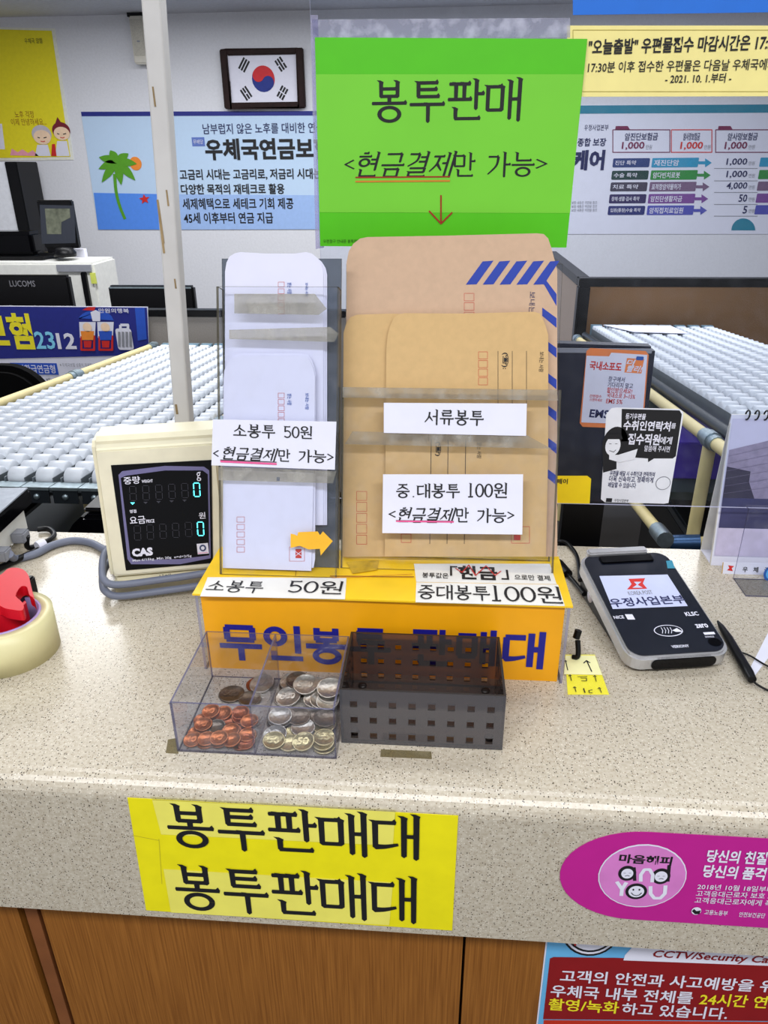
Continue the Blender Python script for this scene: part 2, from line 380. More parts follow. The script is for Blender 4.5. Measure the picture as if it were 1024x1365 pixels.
fb, frd = mat('flag_blue', (22, 44, 132), .6), mat('flag_red', (204, 36, 44), .6)
R_ = .082; an = radians(-33)
def arc(cx, cy, r, a0, a1, n=20): return [(cx+r*cos(a0+(a1-a0)*k/n), cy+r*sin(a0+(a1-a0)*k/n)) for k in range(n+1)]
S.poly('taegeuk_circle', fb, arc(0, 0, R_, 0, 2*pi), 1, True)
S.poly('taegeuk_circle', frd, arc(0, 0, R_, an, an+pi), 2, True)
S.poly('taegeuk_circle', frd, arc(-cos(an)*R_/2, -sin(an)*R_/2, R_/2, 0, 2*pi), 3, True)
S.poly('taegeuk_circle', fb, arc(cos(an)*R_/2, sin(an)*R_/2, R_/2, 0, 2*pi), 3, True)
for sx, sy, code in ((-1, 1, '111'), (1, 1, '010'), (-1, -1, '101'), (1, -1, '000')):
    dx, dy = sx*.832, sy*.555; px_, py_ = -dy, dx
    for k, ch in enumerate(code):
        d = .138+.02*k
        for u0, u1 in (((-.04, .04),) if ch == '1' else ((-.04, -.004), (.004, .04))):
            S.poly('trigram', INK, seg_poly((dx*d+px_*u0, dy*d+py_*u0), (dx*d+px_*u1, dy*d+py_*u1), .0065, .0065), 1, True)
S.flush(fl)

# pension banner
bn = thing('wall_banner', P(400, 306, y=5.99), 'pale blue pension banner with a green palm tree, on the back wall', 'banner')
S = WALL
S.paper('sheet', mat('banner_sky', (190, 214, 240), .6, var=.01), [(108, 150), (700, 148), (700, 305), (131, 306)], .004, bn)
S.poly('header_stripe', NAVY, [(108, 149), (700, 147), (700, 153), (109, 155)])
S.poly('sea', mat('banner_sea', (84, 142, 236), .6, var=.03), [(125, 257), (232, 259), (233, 306), (131, 306)])
S.poly('sea', mat('banner_sea_pale', (158, 188, 236), .6, var=.03), [(232, 259), (700, 262), (700, 305), (233, 306)])
S.line('palm_trunk', mat('palm_green', (86, 156, 30), .6), spline([S.uv(153, 232)+(0,), S.uv(155, 255)+(0,), S.uv(160, 275)+(0,), S.uv(167, 292)+(0,)], 4) and [(v.x, v.y) for v in spline([S.uv(153, 232)+(0,), S.uv(155, 255)+(0,), S.uv(160, 275)+(0,), S.uv(167, 292)+(0,)], 4)], .024, 2, uv=True)
for a_, l_ in ((10, 27), (50, 24), (110, 24), (150, 27), (185, 24), (225, 28), (-35, 30), (-75, 24)):
    cx, cy = 156, 217; pts = []
    for k in range(9):
        q = k/8; w_ = 5.5*sin(pi*min(1, q*.9+.08)); pts.append((q, w_))
    ca, sa = cos(radians(a_)), -sin(radians(a_))
    S.poly('palm_leaf#%d' % a_, MATS['palm_green'], [(cx+ca*q*l_-sa*w_, cy+sa*q*l_+ca*w_+6*q*q) for q, w_ in pts]+[(cx+ca*q*l_+sa*w_, cy+sa*q*l_-ca*w_+6*q*q) for q, w_ in pts[::-1]], 3+(a_ % 7)*.2)
S.disc('sun', ORG, 181, 218, 8, 9, 2)
S.poly('starfish', RED, [(193+7.5*(1 if k % 2 == 0 else .45)*cos(radians(90+36*k+8)), 265.5-7*(1 if k % 2 == 0 else .45)*sin(radians(90+36*k+8))) for k in range(10)], 3)
S.text(NAVYTX, '남부럽지 않은 노후를 대비한 연금', 270, 164, 431, 178, .006)
S.rect('tag', mat('tag_blue', (96, 120, 190), .6), 256, 183, 273, 195); S.text(WHITE, '무배당', 258, 186, 271, 192, layer=3)
S.text(INK, '우체국연금보험', 273, 184, 440, 213, .035)
for tx, a0, b0, a1, b1 in (('고금리 시대는 고금리로, 저금리 시대는', 239, 225, 428, 240), ('다양한 목적의 재테크로 활용', 241, 245, 379, 259), ('세제혜택으로 세테크 기회 제공', 243, 264, 391, 279), ('45세 이후부터 연금 지급', 245, 283, 364, 298)):
    S.text(INK, tx, a0, b0, a1, b1, .02); S.text(NAVYTX, 'v', a0-9, b0+4, a0-5, b1-4, .02)
S.flush(bn)

# yellow poster, top left
yp = thing('wall_poster', P(60, 212, y=5.99), 'yellow poster with two cartoon figures at its lower corner, on the back wall', 'poster')
S.paper('sheet', mat('poster_rim', (232, 232, 220), .5), [(-48, 35), (73, 38), (98, 213), (-24, 215)], .006, yp)
S.poly('print_field', mat('poster_yellow', (236, 222, 34), .55, var=.03), [(-44, 38), (69, 41), (94, 209), (-20, 211)])
S.text(INK, '우체국 알뜰', 33, 51, 57, 58, 0); S.text(mat('poster_brown', (150, 92, 20), .6), '노후 걱정', 20, 148, 45, 157); S.text(MATS['poster_brown'], '이제 안녕하세요...', 15, 158, 62, 167)
skin = mat('print_skin', (246, 214, 182), .6); hairw = mat('print_grey_hair', (196, 190, 200), .6); hairr = mat('print_auburn_hair', (120, 30, 44), .6)
S.poly('cartoon_figure', mat('print_pink', (236, 160, 176), .6), [(14, 207), (16, 198), (24, 203), (30, 199), (38, 204), (44, 200), (52, 208)], 2)
for cx, cy, hm, s_ in ((57, 183, hairw, 1.0), (83, 178, hairr, .92)):
    S.poly('cartoon_figure', WHITE, [(cx-10*s_, 208), (cx-7*s_, cy+10), (cx+7*s_, cy+10), (cx+11*s_, 208)], 2)
    S.disc('cartoon_figure', hm, cx-1, cy-4, 13*s_, 12*s_, 3); S.disc('cartoon_figure', skin, cx, cy, 11.5*s_, 9.5*s_, 4)
    S.line('cartoon_figure', INK, [(cx-6, cy), (cx-3, cy+1)], .006, 5); S.line('cartoon_figure', INK, [(cx+2, cy+1), (cx+6, cy)], .006, 5)
    S.line('cartoon_figure', RED, [(cx-2, cy+5), (cx+1, cy+6), (cx+4, cy+5)], .005, 5)
S.poly('cartoon_figure', hairr, [(74, 165), (77, 156), (83, 165)], 3); S.poly('cartoon_figure', RED, [(69, 208), (70, 192), (74, 192), (76, 208)], 4)
S.poly('white_blob', WHITE, [(-20, 165), (3, 165), (7, 199), (-18, 199)], 2)
S.flush(yp)

# insurance table banner on the right
rb = thing('wall_banner', P(900, 290, y=5.99), 'white insurance banner with a table of coloured bars and arrows, behind the clear screen', 'banner')
S.paper('sheet', mat('banner_white', (224, 226, 240), .6, var=.01), [(700, 141), (1060, 139), (1075, 312), (690, 312)], .004, rb)
TEAL = mat('teal_print', (40, 130, 156), .6)
S.poly('header_stripe', TEAL, [(700, 141), (1060, 139), (1060, 150), (700, 152)])
S.text(NAVYTX, '우정사업본부', 779, 166, 811, 174, 0); S.text(NAVYTX, '종합 보장', 770, 184, 808, 195, .02); S.text(NAVYTX, '케어', 762, 200, 806, 227, .045)
for k in range(3): S.text(GREY, '보장 내용은 약관을 참조', 762, 268+5*k, 796, 272+5*k)
for x0, x1, t1, c1 in ((817, 893, '암진단보험금', 'm'), (895, 949, '암사망보험금', 'r'), (954, 1030, '암사망보험금', 'm')):
    cm = mat('maroon_print', (120, 40, 80), .6) if c1 == 'm' else RED
    S.frame('table_rule', cm, x0, 173, x1, 203, .006); S.text(NAVYTX, t1, x0+16, 177, x1-16 if x1 < 1000 else x1-20, 187, .015)
    if c1 == 'm': S.poly('table_tab', cm, [(x0+3, 173), (x0+4, 168), (x0+20, 168), (x0+23, 173)])
    S.text(cm, '1,000', x0+12, 189, x0+42, 200, .02); S.text(GREY, '만원', x0+44, 193, x0+52, 199)
rows = ((211, '진단 특약', '재진단암', '1,000', (46, 66, 120), (46, 150, 190)), (227.5, '수술 특약', '암다빈치로봇', '1,000', (28, 62, 60), (50, 140, 66)), (243, '치료 특약', '표적항암약물허가', '4,000', (70, 66, 84), (120, 96, 126)), (259, '장해·생활·검사 특약', '암진단생활자금', '50', (52, 44, 92), (122, 74, 150)), (274.5, '입원(통원)수술 특약', '암직접치료입원', '5', (42, 50, 112), (80, 84, 176)))
for i, (y, a_, b_, n_, ca, cb) in enumerate(rows):
    m1, m2 = mat('bar_dark_%d' % i, ca, .6), mat('bar_%d' % i, cb, .6); o_ = -1.6*i
    S.rect('table_bar', m1, 817+o_, y, 866+o_, y+12, 1, .15); S.text(WHITE, a_, 820+o_, y+3, 848+o_+i*3, y+9, .01)
    S.rect('table_bar', m2, 869+o_, y-.5, 931+o_, y+12, 1, .1); S.text(WHITE, b_, 872+o_, y+2, 905+o_+i*3, y+10, .015)
    S.poly('arrow', m2, [(931+o_, y+4), (940+o_, y+4), (940+o_, y), (949+o_, y+6), (940+o_, y+12), (940+o_, y+8), (931+o_, y+8)])
    S.text(NAVYTX, n_, 996-len(n_)*5.5, y, 996, y+10, .015); S.text(GREY, '만원', 998, y+4, 1006, y+9)
    S.rect('table_bar', m2, 1013+o_, y-1, 1060, y+11, 1, .1); S.line('table_rule', GREY, [(952, y+13.5), (1010, y+13.5)], .004)
S.poly('teal_arc', TEAL, [(976, 307)]+[(991+16*cos(radians(a_)), 307-16*sin(radians(a_))) for a_ in range(180, -1, -15)])
S.flush(rb)

# tall cabinet at the far left
a, b, c = P(-30, 216, y=5.6), P(46, 216, y=5.6), P(28, 216, y=5.6)
tc_ = thing('tall_cabinet', (a.x, 5.6, 0), 'tall cabinet with brown and white panels and a black edge post, below the yellow poster', 'cabinet')
xb = P(47, 345, y=5.6).x
MB().box((xb-.09, 5.6, 0), (xb, 5.9, a.z)).build('edge_post', BLACK, tc_, bevel=.005)
MB().box((xb-.26, 5.61, 0), (xb-.09, 5.9, a.z)).build('white_panel', mat('panel_white', (232, 234, 240), .5), tc_)
MB().box((xb-.9, 5.61, 0), (xb-.26, 5.9, a.z)).build('wood_panel', mat('panel_brown', (140, 74, 34), .45, var=.2, scale=12), tc_)

# ---------------------------------------------------------------- office behind the counter
fab = mat('grey_partition_fabric', (152, 146, 140), .95, var=.08, scale=200, bump=.4); fabr = mat('brown_partition_fabric', (146, 112, 80), .95, var=.08, scale=200, bump=.4)
zl = P(230, 413, y=3.3).z; zr = P(900, 371, y=3.3).z
pl_ = thing('office_partition', (-1.6, 3.3, 0), 'low grey fabric office partition with black top rail, behind the left roller rack', 'partition')
MB().box((-2.7, 3.3, .06), (-.42, 3.34, zl-.03)).build('fabric_panel', fab, pl_)
MB().box((-2.7, 3.292, zl-.03), (-.42, 3.348, zl)).build('top_rail', BLACK, pl_, bevel=.004)
MB().box((-2.7, 3.292, 0), (-.42, 3.348, .06)).build('bottom_rail', BLACK, pl_)
xr = P(772, 375, y=3.3).x
pr = thing('office_partition', (1.2, 3.3, 0), 'brown fabric office partition with black rails, behind the right roller rack', 'partition')
MB().box((xr+.05, 3.3, .06), (2.4, 3.34, zr-.035)).build('fabric_panel', fabr, pr)
MB().box((xr, 3.292, zr-.035), (2.4, 3.348, zr)).build('top_rail', BLACK, pr, bevel=.004)
MB().box((xr, 3.292, 0), (xr+.05, 3.348, zr-.035)).build('corner_post', BLACK, pr, bevel=.004)
MB().box((xr+.005, 3.35, .06), (xr+.045, 4.4, zr-.035)).build('return_panel', mat('taupe_partition_fabric', (166, 150, 138), .95, var=.06, scale=200), pr)
MB().box((xr, 3.35, zr-.035), (xr+.05, 4.4, zr)).build('top_rail', BLACK, pr)

# blue banner on the left partition
S = Sheet((0, 3.288, 0), (1, 0, 0), (0, 0, 1), .0012)
bb = thing('partition_banner', P(100, 545, y=3.285), 'navy and white banner with yellow letters and holiday drawings, hung on the grey partition', 'banner')
S.paper('sheet', WHITE, [(-70, 407), (197, 409), (202, 560), (-70, 560)], .003, bb)
S.poly('navy_field', NAVY, [(-70, 408), (196, 410), (199, 473), (-70, 480)])
S.poly('blue_corner', mat('royal_print', (40, 84, 190), .6), [(180, 410), (193, 410), (196, 452), (184, 454)], 2)
S.text(YEL, '보험', -24, 418, 43, 465, .035); S.text(mat('sky_print', (130, 208, 240), .6), '23', 47, 442, 73, 465, .02); S.text(WHITE, '12', 76, 444, 101, 465, .03)
S.poly('parasol', mat('royal_print', (40, 84, 190), .6), [(105, 424)]+[(128+23.5*cos(radians(a_)), 428-15*sin(radians(a_))) for a_ in range(170, 9, -16)]+[(152, 427)], 2)
S.poly('parasol', WHITE, [(124, 428), (121, 416), (128, 413), (134, 416), (134, 428)], 3); S.poly('parasol', RED, [(110, 413), (118, 409), (128, 409), (126, 414)], 3)
for cx, cm in ((117, ORG), (141, MATS['royal_print'])):
    S.poly('deck_chair#%d' % cx, WHITE, [(cx-11, 429), (cx+11, 429), (cx+10, 450), (cx-10, 450)], 3); S.frame('deck_chair#%d' % cx, RED, cx-8, 448, cx+9, 466, .01, 3)
    S.disc('holiday_figure#%d' % cx, skin, cx, 436, 6, 6, 4); S.poly('holiday_figure#%d' % cx, cm, [(cx-9, 441), (cx+9, 441), (cx+8, 453), (cx-7, 453)], 4)
    S.poly('holiday_figure#%d' % cx, RED, [(cx-5, 454), (cx+6, 454), (cx+5, 463), (cx-4, 463)], 4)
S.rect('suitcase', WHITE, 156, 438, 177, 466, 3, .12); S.frame('suitcase', WHITE, 161, 433, 171, 439, .012, 3)
for k in range(4): S.line('suitcase', GREY, [(159.5+5*k, 442), (159.8+5*k, 462)], .012, 4)
S.text(WHITE, '만원의행복', 132, 411, 172, 417, .01, layer=3)
S.rect('label_box', MATS['royal_print'], 15, 484, 77, 499); S.text(WHITE, '만기환급연금형', 17, 486, 74, 497, .01, layer=3)
S.text(GREY, '※ 우체국보험 상품의 자세한 내용은 창구 문의', 80, 484, 150, 489); S.text(INK, '제2보험기간', 62, 504, 97, 513)
S.flush(bb)

# desk and equipment behind the partition
dk = thing('staff_desk', (-2.3, 3.9, 0), 'dark staff desk behind the grey partition, under the black monitors', 'desk')
MB().box((-3.2, 3.45, .70), (-.9, 3.98, .73)).build('desk_top', mat('desk_grey', (90, 90, 96), .5), dk)
for x in (-3.1, -1.0): MB().box((x-.02, 3.5, 0), (x+.02, 3.95, .70)).build('leg', BLACK, dk)
def monitor(pa, pb, y, deskz, label, name='monitor', tilt=0, back=BLACK):
    a, b = P(*pa, y=y), P(*pb, y=y); cx = (a.x+b.x)/2
    t = thing(name, (cx, y, deskz), label, 'monitor')
    MB().box((a.x, y, b.z), (b.x, y+.045, a.z)).build('screen_housing', back, t, bevel=.01)
    MB().box((cx-.04, y+.02, deskz+.012), (cx+.04, y+.06, b.z+.06)).build('stand_neck', BLACK, t)
    MB().lathe([(.12, deskz), (.12, deskz+.008), (.05, deskz+.014)], 24, Matrix.Translation((cx, y+.04, 0))).build('stand_base', BLACK, t)
    return t, a, b
t, a, b = monitor((-60, 367), (100, 425), 3.6, .73, 'black monitor back marked LUCOMS, above the navy banner')
S = Sheet((0, 3.598, 0), (1, 0, 0), (0, 0, 1), .001); S.text(mat('grey_badge', (120, 120, 126), .5), 'LUCOMS', 13, 374, 47, 382, .01); S.flush(t)
t, a, b = monitor((143, 381), (262, 425), 3.6, .73, 'black monitor with a shiny top edge, behind the white post')
MB().box((a.x+.01, 3.598, a.z-.012), (b.x-.01, 3.6, a.z-.004)).build('top_edge', STEEL, t)

wc = thing('white_printer', (P(60, 400, y=4.1).x, 4.1, 0), 'white office copier with a dark side hatch, under the small monitor at far left', 'copier')
a, b = P(-60, 350, y=4.1), P(124, 350, y=4.1)
WPL = mat('white_plastic', (224, 224, 218), .45)
MB().box((a.x, 4.1, .0), (b.x, 4.40, a.z)).build('body', WPL, wc, bevel=.012)
c, d = P(108, 362, y=4.09), P(124.5, 420, y=4.09)
MB().prism(roundrect(c.x, d.z-.5, d.x, c.z, .06), 0, .02, Matrix(((1, 0, 0, 0), (0, 0, 1, 4.078), (0, 1, 0, 0), (0, 0, 0, 1)))).build('side_hatch', BLACK, wc)
c, d = P(75, 353, y=4.09), P(122, 362, y=4.09)
MB().box((c.x, 4.085, d.z), (d.x, 4.1, c.z)).build('control_strip', GREY, wc)
c, d = P(-60, 346, y=4.2), P(58, 349, y=4.2)
MB().box((c.x, 4.2, a.z), (d.x, 4.39, a.z+.02)).build('black_lid', BLACK, wc)
MB().box((P(119, 364, y=4.08).x, 4.085, P(0, 378, y=4.08).z), (P(125, 364, y=4.08).x, 4.1, P(0, 364, y=4.08).z)).build('sticky_tab', mat('lime_tab', (206, 214, 96), .6), wc)
ztop = a.z+.02
a, b = P(48, 267, y=4.3), P(105, 331, y=4.3)
sm = thing('small_monitor', ((a.x+b.x)/2, 4.3, ztop), 'small monitor showing a greenish photo, standing on the white copier', 'monitor')
MB().box((a.x, 4.3, b.z), (b.x, 4.34, a.z)).build('screen_housing', BLACK, sm, bevel=.006)
S = Sheet((0, 4.2985, 0), (1, 0, 0), (0, 0, 1), .001)
S.poly('screen', mat('screen_grey', (52, 56, 66), .3), [(53, 273), (99, 274), (101, 324), (56, 325)]); S.poly('screen_picture', mat('screen_photo', (104, 108, 92), .4, var=.4, scale=30), [(60, 278), (93, 278), (94, 290), (82, 296), (82, 312), (63, 312)], 2); S.flush(sm)
MB().box((P(64, 330, y=4.32).x, 4.31, ztop), (P(75, 330, y=4.32).x, 4.35, b.z+.02)).build('stand_neck', BLACK, sm)
MB().box((P(58, 330, y=4.32).x, 4.26, ztop), (P(84, 330, y=4.32).x, 4.40, ztop+.015)).build('stand_base', BLACK, sm)
a, b = P(-40, 309, y=4.25), P(48, 346, y=4.25)
MB_ = MB().box((a.x, 4.25, ztop), (b.x, 4.39, a.z)).build('flatbed_scanner', GLOSSBLK, bevel=.02); tag(MB_, 'black scanner box on the copier at the far left edge, beside the small monitor', 'scanner')
a = P(112, 334, y=4.3); b = P(76, 347, y=4.3)
tag(MB().lathe([(0, ztop), (.06, ztop), (.062, ztop+.02), (.045, ztop+.045), (0, ztop+.05)], 20, Matrix.Translation((P(88, 345, y=4.22).x, 4.22, 0))).build('computer_mouse', BLACK), 'black mouse-sized lump beside the foot of the small monitor', 'mouse')
tag(MB().box((P(98, 333, y=4.36).x, 4.36, ztop-.02), (P(112, 333, y=4.36).x, 4.395, P(98, 332, y=4.36).z)).build('paper_stack', WHITE), 'white paper pad behind the small monitor on the copier', 'paper')

# ---------------------------------------------------------------- roller racks
def rack(label, x0, x1, yf, yb, zf, slope, nt, px_ok, rail_dx, rail_dz, fleg, q1=.24):
    root = thing('roller_rack', ((x0+x1)/2, yf, 0), label, 'roller rack')
    ang = -atan2(slope, 1); M = Matrix.Translation((0, yf, zf)) @ Matrix.Rotation(ang, 4, 'X')
    L = (yb-yf)/cos(ang); tw = (x1-x0)/nt
    spots = []
    for i in range(nt):
        xa = x0+tw*i; c = xa+tw/2
        tr = MB().box((xa+.009, 0, -.03), (xa+tw-.009, L, -.024), M).box((xa+.0075, 0, -.03), (xa+.009, L, .006), M).box((xa+tw-.009, 0, -.03), (xa+tw-.0075, L, .006), M).build('roller_track', mat('track_steel', (120, 128, 134), .4, .5), root)
        n = int(L/.046)
        for k in range(n): spots.append((M @ Vector((c, .025+.046*k, 0)), tr))
        if fleg:
            br = MB().box((xa+.004, -.03, -.036), (xa+tw-.004, -.027, -.008), M).build('end_bracket', DKSTEEL, root)
            MB().box((xa+.001, -.034, -.008), (xa+tw-.001, 0, -.002), M).build('bracket_lip', STEEL, br)
            MB().lathe([(.006, 0), (.006, .003), (.003, .005), (0, .005)], 10, M @ Matrix.Translation((c, -.03, -.022)) @ Matrix.Rotation(pi/2, 4, 'X')).build('bolt', STEEL, br)
    prof = [(.004, -.0195), (.018, -.019), (.0205, -.0165), (.021, 0), (.0205, .0165), (.018, .019), (.004, .0195)]
    RM = Matrix.Rotation(pi/2, 4, 'Y')
    cand = []
    for p, tr in spots:
        x, y, z = proj(p); cand.append((0 if px_ok(x, y) else 1, z, p, tr))
    cand.sort(key=lambda c: (c[0], c[1]))
    proto = None
    for f, z, p, tr in cand[:100]:
        if proto is None:
            proto = MB().lathe(prof, 14, RM).build('roller', ROLLER); o = proto
        else:
            o = proto.copy(); COL.objects.link(o)
        o.parent = root; o.location = p-wloc(root)
    rest = MB()
    for f, z, p, tr in cand[100:]: rest.lathe(prof, 10, Matrix.Translation(p) @ RM)
    ro = rest.build('rollers', ROLLER, root); ro['kind'] = 'stuff'
    rails = {}
    for sx, xe in ((-1, x0), (1, x1)):
        xr_ = xe+sx*rail_dx
        a, b = M @ Vector((xr_, -.02, rail_dz)), M @ Vector((xr_, L, rail_dz)); MB().tube([a, b], .014, 14).build('side_rail', PIPE, root)
        if rail_dx > .03: MB().tube([M @ Vector((xe+sx*.018, 0, -.02)), M @ Vector((xe+sx*.018, L, -.02))], .013, 10).build('inner_rail', DKSTEEL, root)
        for q in (q1, .6, .985):
            p = a.lerp(b, q); d = (b-a).normalized()
            MB().tube([p-d*.04, p+d*.04], .0165, 14).tube([p-d*.016, p+d*.016], .0195, 14).build('pipe_joint', STEEL, root)
            MB().tube([p-Vector((0, 0, .01)), Vector((p.x, p.y, 0))], .014, 12).build('leg', PIPE, root)
    for q, dz in (((.0, -.075),) if not fleg else ())+((.99, -.05),):
        a, b = M @ Vector((x0-rail_dx, L*q+.01, dz)), M @ Vector((x1+rail_dx, L*q+.01, dz)); MB().tube([a, b], .014, 12).build('cross_pipe', PIPE, root)
    for i in range(nt):
        xa = x0+tw*i; MB().box((xa+.006, L-.005, -.03), (xa+tw-.006, L+.02, .022), M).build('end_stop', mat('steel_blue', (130, 160, 176), .35, .5), root)
    return root, M, L
sl = .082
zf = .95-sl*(1.30-1.2)
xl1 = P(292, 535, z=.93).x
rl, ML, LL = rack('white roller rack with cream pipe rail behind the counter, left of the envelope stand', -1.215, -.577, 1.30, 3.14, zf, sl, 11, lambda x, y: -30 < x < 300 and y < 640, .028, .012, True)
z32 = P(770, 440, y=3.2).z; xR = P(770, 440, y=3.2).x
rr, MR, LR = rack('white roller rack with cream pipe rail behind the counter, right of the envelope stand', xR+.05, xR+.05+.0565*9, 1.32, 3.2, z32+sl*1.88, sl, 9, lambda x, y: 760 < x < 1040 and y < 570, .05, -.035, False, .12)
print('JOINT', [proj(MR @ Vector((xR, LR*q, -.035))) for q in (.1, .12, .15, .2)])
# sheet of paper lying at the far end of the right rack
q = [MR @ Vector((xR+.10, LR-.02, .0225)), MR @ Vector((xR+.37, LR-.03, .0225)), MR @ Vector((xR+.36, LR-.30, .0225)), MR @ Vector((xR+.17, LR-.26, .0225))]
nn = (MR.to_3x3() @ Vector((0, 0, 1)))
tag(MB().add(q+[p+nn*.002 for p in q], [(0, 1, 2, 3), (7, 6, 5, 4), (0, 4, 5, 1), (1, 5, 6, 2), (2, 6, 7, 3), (3, 7, 4, 0)]).build('paper_sheet', WHITE), 'white paper sheet lying on the far end of the right roller rack', 'paper')
# lower shelf with purple carton under the right rack
a, b = P(896, 590, y=1.7), P(975, 640, y=1.7)
MB().box((a.x-.06, 1.62, b.z-.02), (1.3, 2.6, b.z)).build('lower_shelf', mat('dark_green_board', (36, 48, 44), .5), rr)
tag(MB().box((a.x, 1.7, b.z), (a.x+.3, 1.95, a.z)).build('purple_carton', mat('purple_card', (76, 52, 176), .5), bevel=.003), 'purple carton on the dark shelf under the right roller rack', 'box')

# office chair at the left
ch = thing('office_chair', (-1.75, 2.1, 0), 'black office chair with rounded back, left of the roller rack below the navy banner', 'chair')
xa, zt = P(74, 545, y=2.33).x, P(10, 486, y=2.33).z
MB().prism(roundrect(xa-.5, .55, xa, zt, .14, 8), 0, .07, Matrix(((1, 0, 0, 0), (0, 0, 1, 2.30), (0, 1, 0, 0), (0, 0, 0, 1))), smooth=True).build('backrest', mat('black_fabric', (7, 7, 8), .95, spec=.1), ch, bevel=.02)
MB().prism(roundrect(xa-.5, 1.80, xa, 2.28, .08, 6), .44, .52).build('seat', MATS['black_fabric'], ch, bevel=.015)
MB().tube([(xa-.25, 2.06, .44), (xa-.25, 2.06, .1)], .03).build('post', DKSTEEL, ch)
for k in range(5):
    a_ = 2*pi*k/5; MB().tube([(xa-.25, 2.06, .1), (xa-.25+.23*cos(a_), 2.06+.23*sin(a_), .06)], [.025, .018]).build('base_arm', BLACK, ch)
    MB().lathe([(.025, -.012), (.03, 0), (.025, .012)], 12, Matrix.Translation((xa-.25+.23*cos(a_), 2.06+.23*sin(a_), .03)) @ Matrix.Rotation(pi/2, 4, 'X')).build('caster', BLACK, ch)
MB().tube([(xa-.25, 2.2, .46), (xa-.25, 2.39, .5), (xa-.25, 2.39, .7)], .02).build('back_bracket', BLACK, ch)

# added black boxes that darken the space under the racks
for x, y, lb in ((.95, 1.55, 'added black filler box darkening the space under the right roller rack'), (-.85, 1.5, 'added black filler box darkening the space under the left roller rack')):
    sb = thing('dark_filler', (x, y, 0), lb, 'filler box')
    MB().box((x-.28, y, 0), (x+.28, y+.7, .6)).build('filler_body', BLACK, sb, bevel=.01); MB().box((x-.29, y-.01, .6), (x+.29, y+.71, .63)).build('filler_lid', DKSTEEL, sb, bevel=.006)

a = P(117, 655, y=1.38); MB().tube([a, (a.x, a.y, 0)], .014, 12).build('leg', PIPE, rl)
a, b = P(842, 664, y=1.75), P(884, 716, y=1.45); MB().tube([a, b], .013, 12).build('brace_pipe', PIPE, rr)
d = (b-a).normalized(); MB().tube([b-d*.05, b+d*.02], .018, 12).build('pipe_joint', STEEL, rr)
a, b = P(893, 724, y=1.45), P(1000, 722, y=1.42); MB().tube([a, b], .013, 12).build('lower_pipe', PIPE, rr)
d = (b-a).normalized(); MB().tube([a, a+d*.06], .018, 12).build('pipe_joint', mat('blue_steel', (60, 90, 130), .35, .6), rr)
# ---------------------------------------------------------------- the counter
def stone():
    m = bpy.data.materials.new('speckled_stone'); MATS['speckled_stone'] = m; m.use_nodes = True; nt = m.node_tree; b = nt.nodes['Principled BSDF']
    tc = nt.nodes.new('ShaderNodeTexCoord'); cur = None
    base = nt.nodes.new('ShaderNodeTexNoise'); base.inputs['Scale'].default_value = 260; base.inputs['Detail'].default_value = 4
    nt.links.new(tc.outputs['Object'], base.inputs['Vector'])
    cr = nt.nodes.new('ShaderNodeValToRGB'); cr.color_ramp.elements[0].position = .3; cr.color_ramp.elements[1].position = .72
    cr.color_ramp.elements[0].color = lin((178, 167, 148))+(1,); cr.color_ramp.elements[1].color = lin((202, 194, 177))+(1,)
    nt.links.new(base.outputs['Fac'], cr.inputs[0]); cur = cr.outputs[0]
    for sc, th, c, w in ((400, .26, (66, 56, 46), .9), (480, .24, (128, 106, 78), .85), (230, .16, (40, 36, 32), .9), (440, .25, (232, 226, 212), .7)):
        vo = nt.nodes.new('ShaderNodeTexVoronoi'); vo.inputs['Scale'].default_value = sc; vo.inputs['Randomness'].default_value = 1
        nt.links.new(tc.outputs['Object'], vo.inputs['Vector'])
        lt = nt.nodes.new('ShaderNodeMath'); lt.operation = 'LESS_THAN'; lt.inputs[1].default_value = th; nt.links.new(vo.outputs['Distance'], lt.inputs[0])
        rn = nt.nodes.new('ShaderNodeSeparateColor'); nt.links.new(vo.outputs['Color'], rn.inputs[0])
        g = nt.nodes.new('ShaderNodeMath'); g.operation = 'GREATER_THAN'; g.inputs[1].default_value = .62; nt.links.new(rn.outputs[0], g.inputs[0])
        mu = nt.nodes.new('ShaderNodeMath'); mu.operation = 'MULTIPLY'; nt.links.new(lt.outputs[0], mu.inputs[0]); nt.links.new(g.outputs[0], mu.inputs[1])
        mw = nt.nodes.new('ShaderNodeMath'); mw.operation = 'MULTIPLY'; mw.inputs[1].default_value = w; nt.links.new(mu.outputs[0], mw.inputs[0])
        mx = nt.nodes.new('ShaderNodeMix'); mx.data_type = 'RGBA'; nt.links.new(mw.outputs[0], mx.inputs[0]); nt.links.new(cur, mx.inputs[6]); mx.inputs[7].default_value = lin(c)+(1,)
        cur = mx.outputs[2]
    nt.links.new(cur, b.inputs['Base Color']); b.inputs['Roughness'].default_value = .25; b.inputs['Specular IOR Level'].default_value = .4
    return m
STONE = stone()
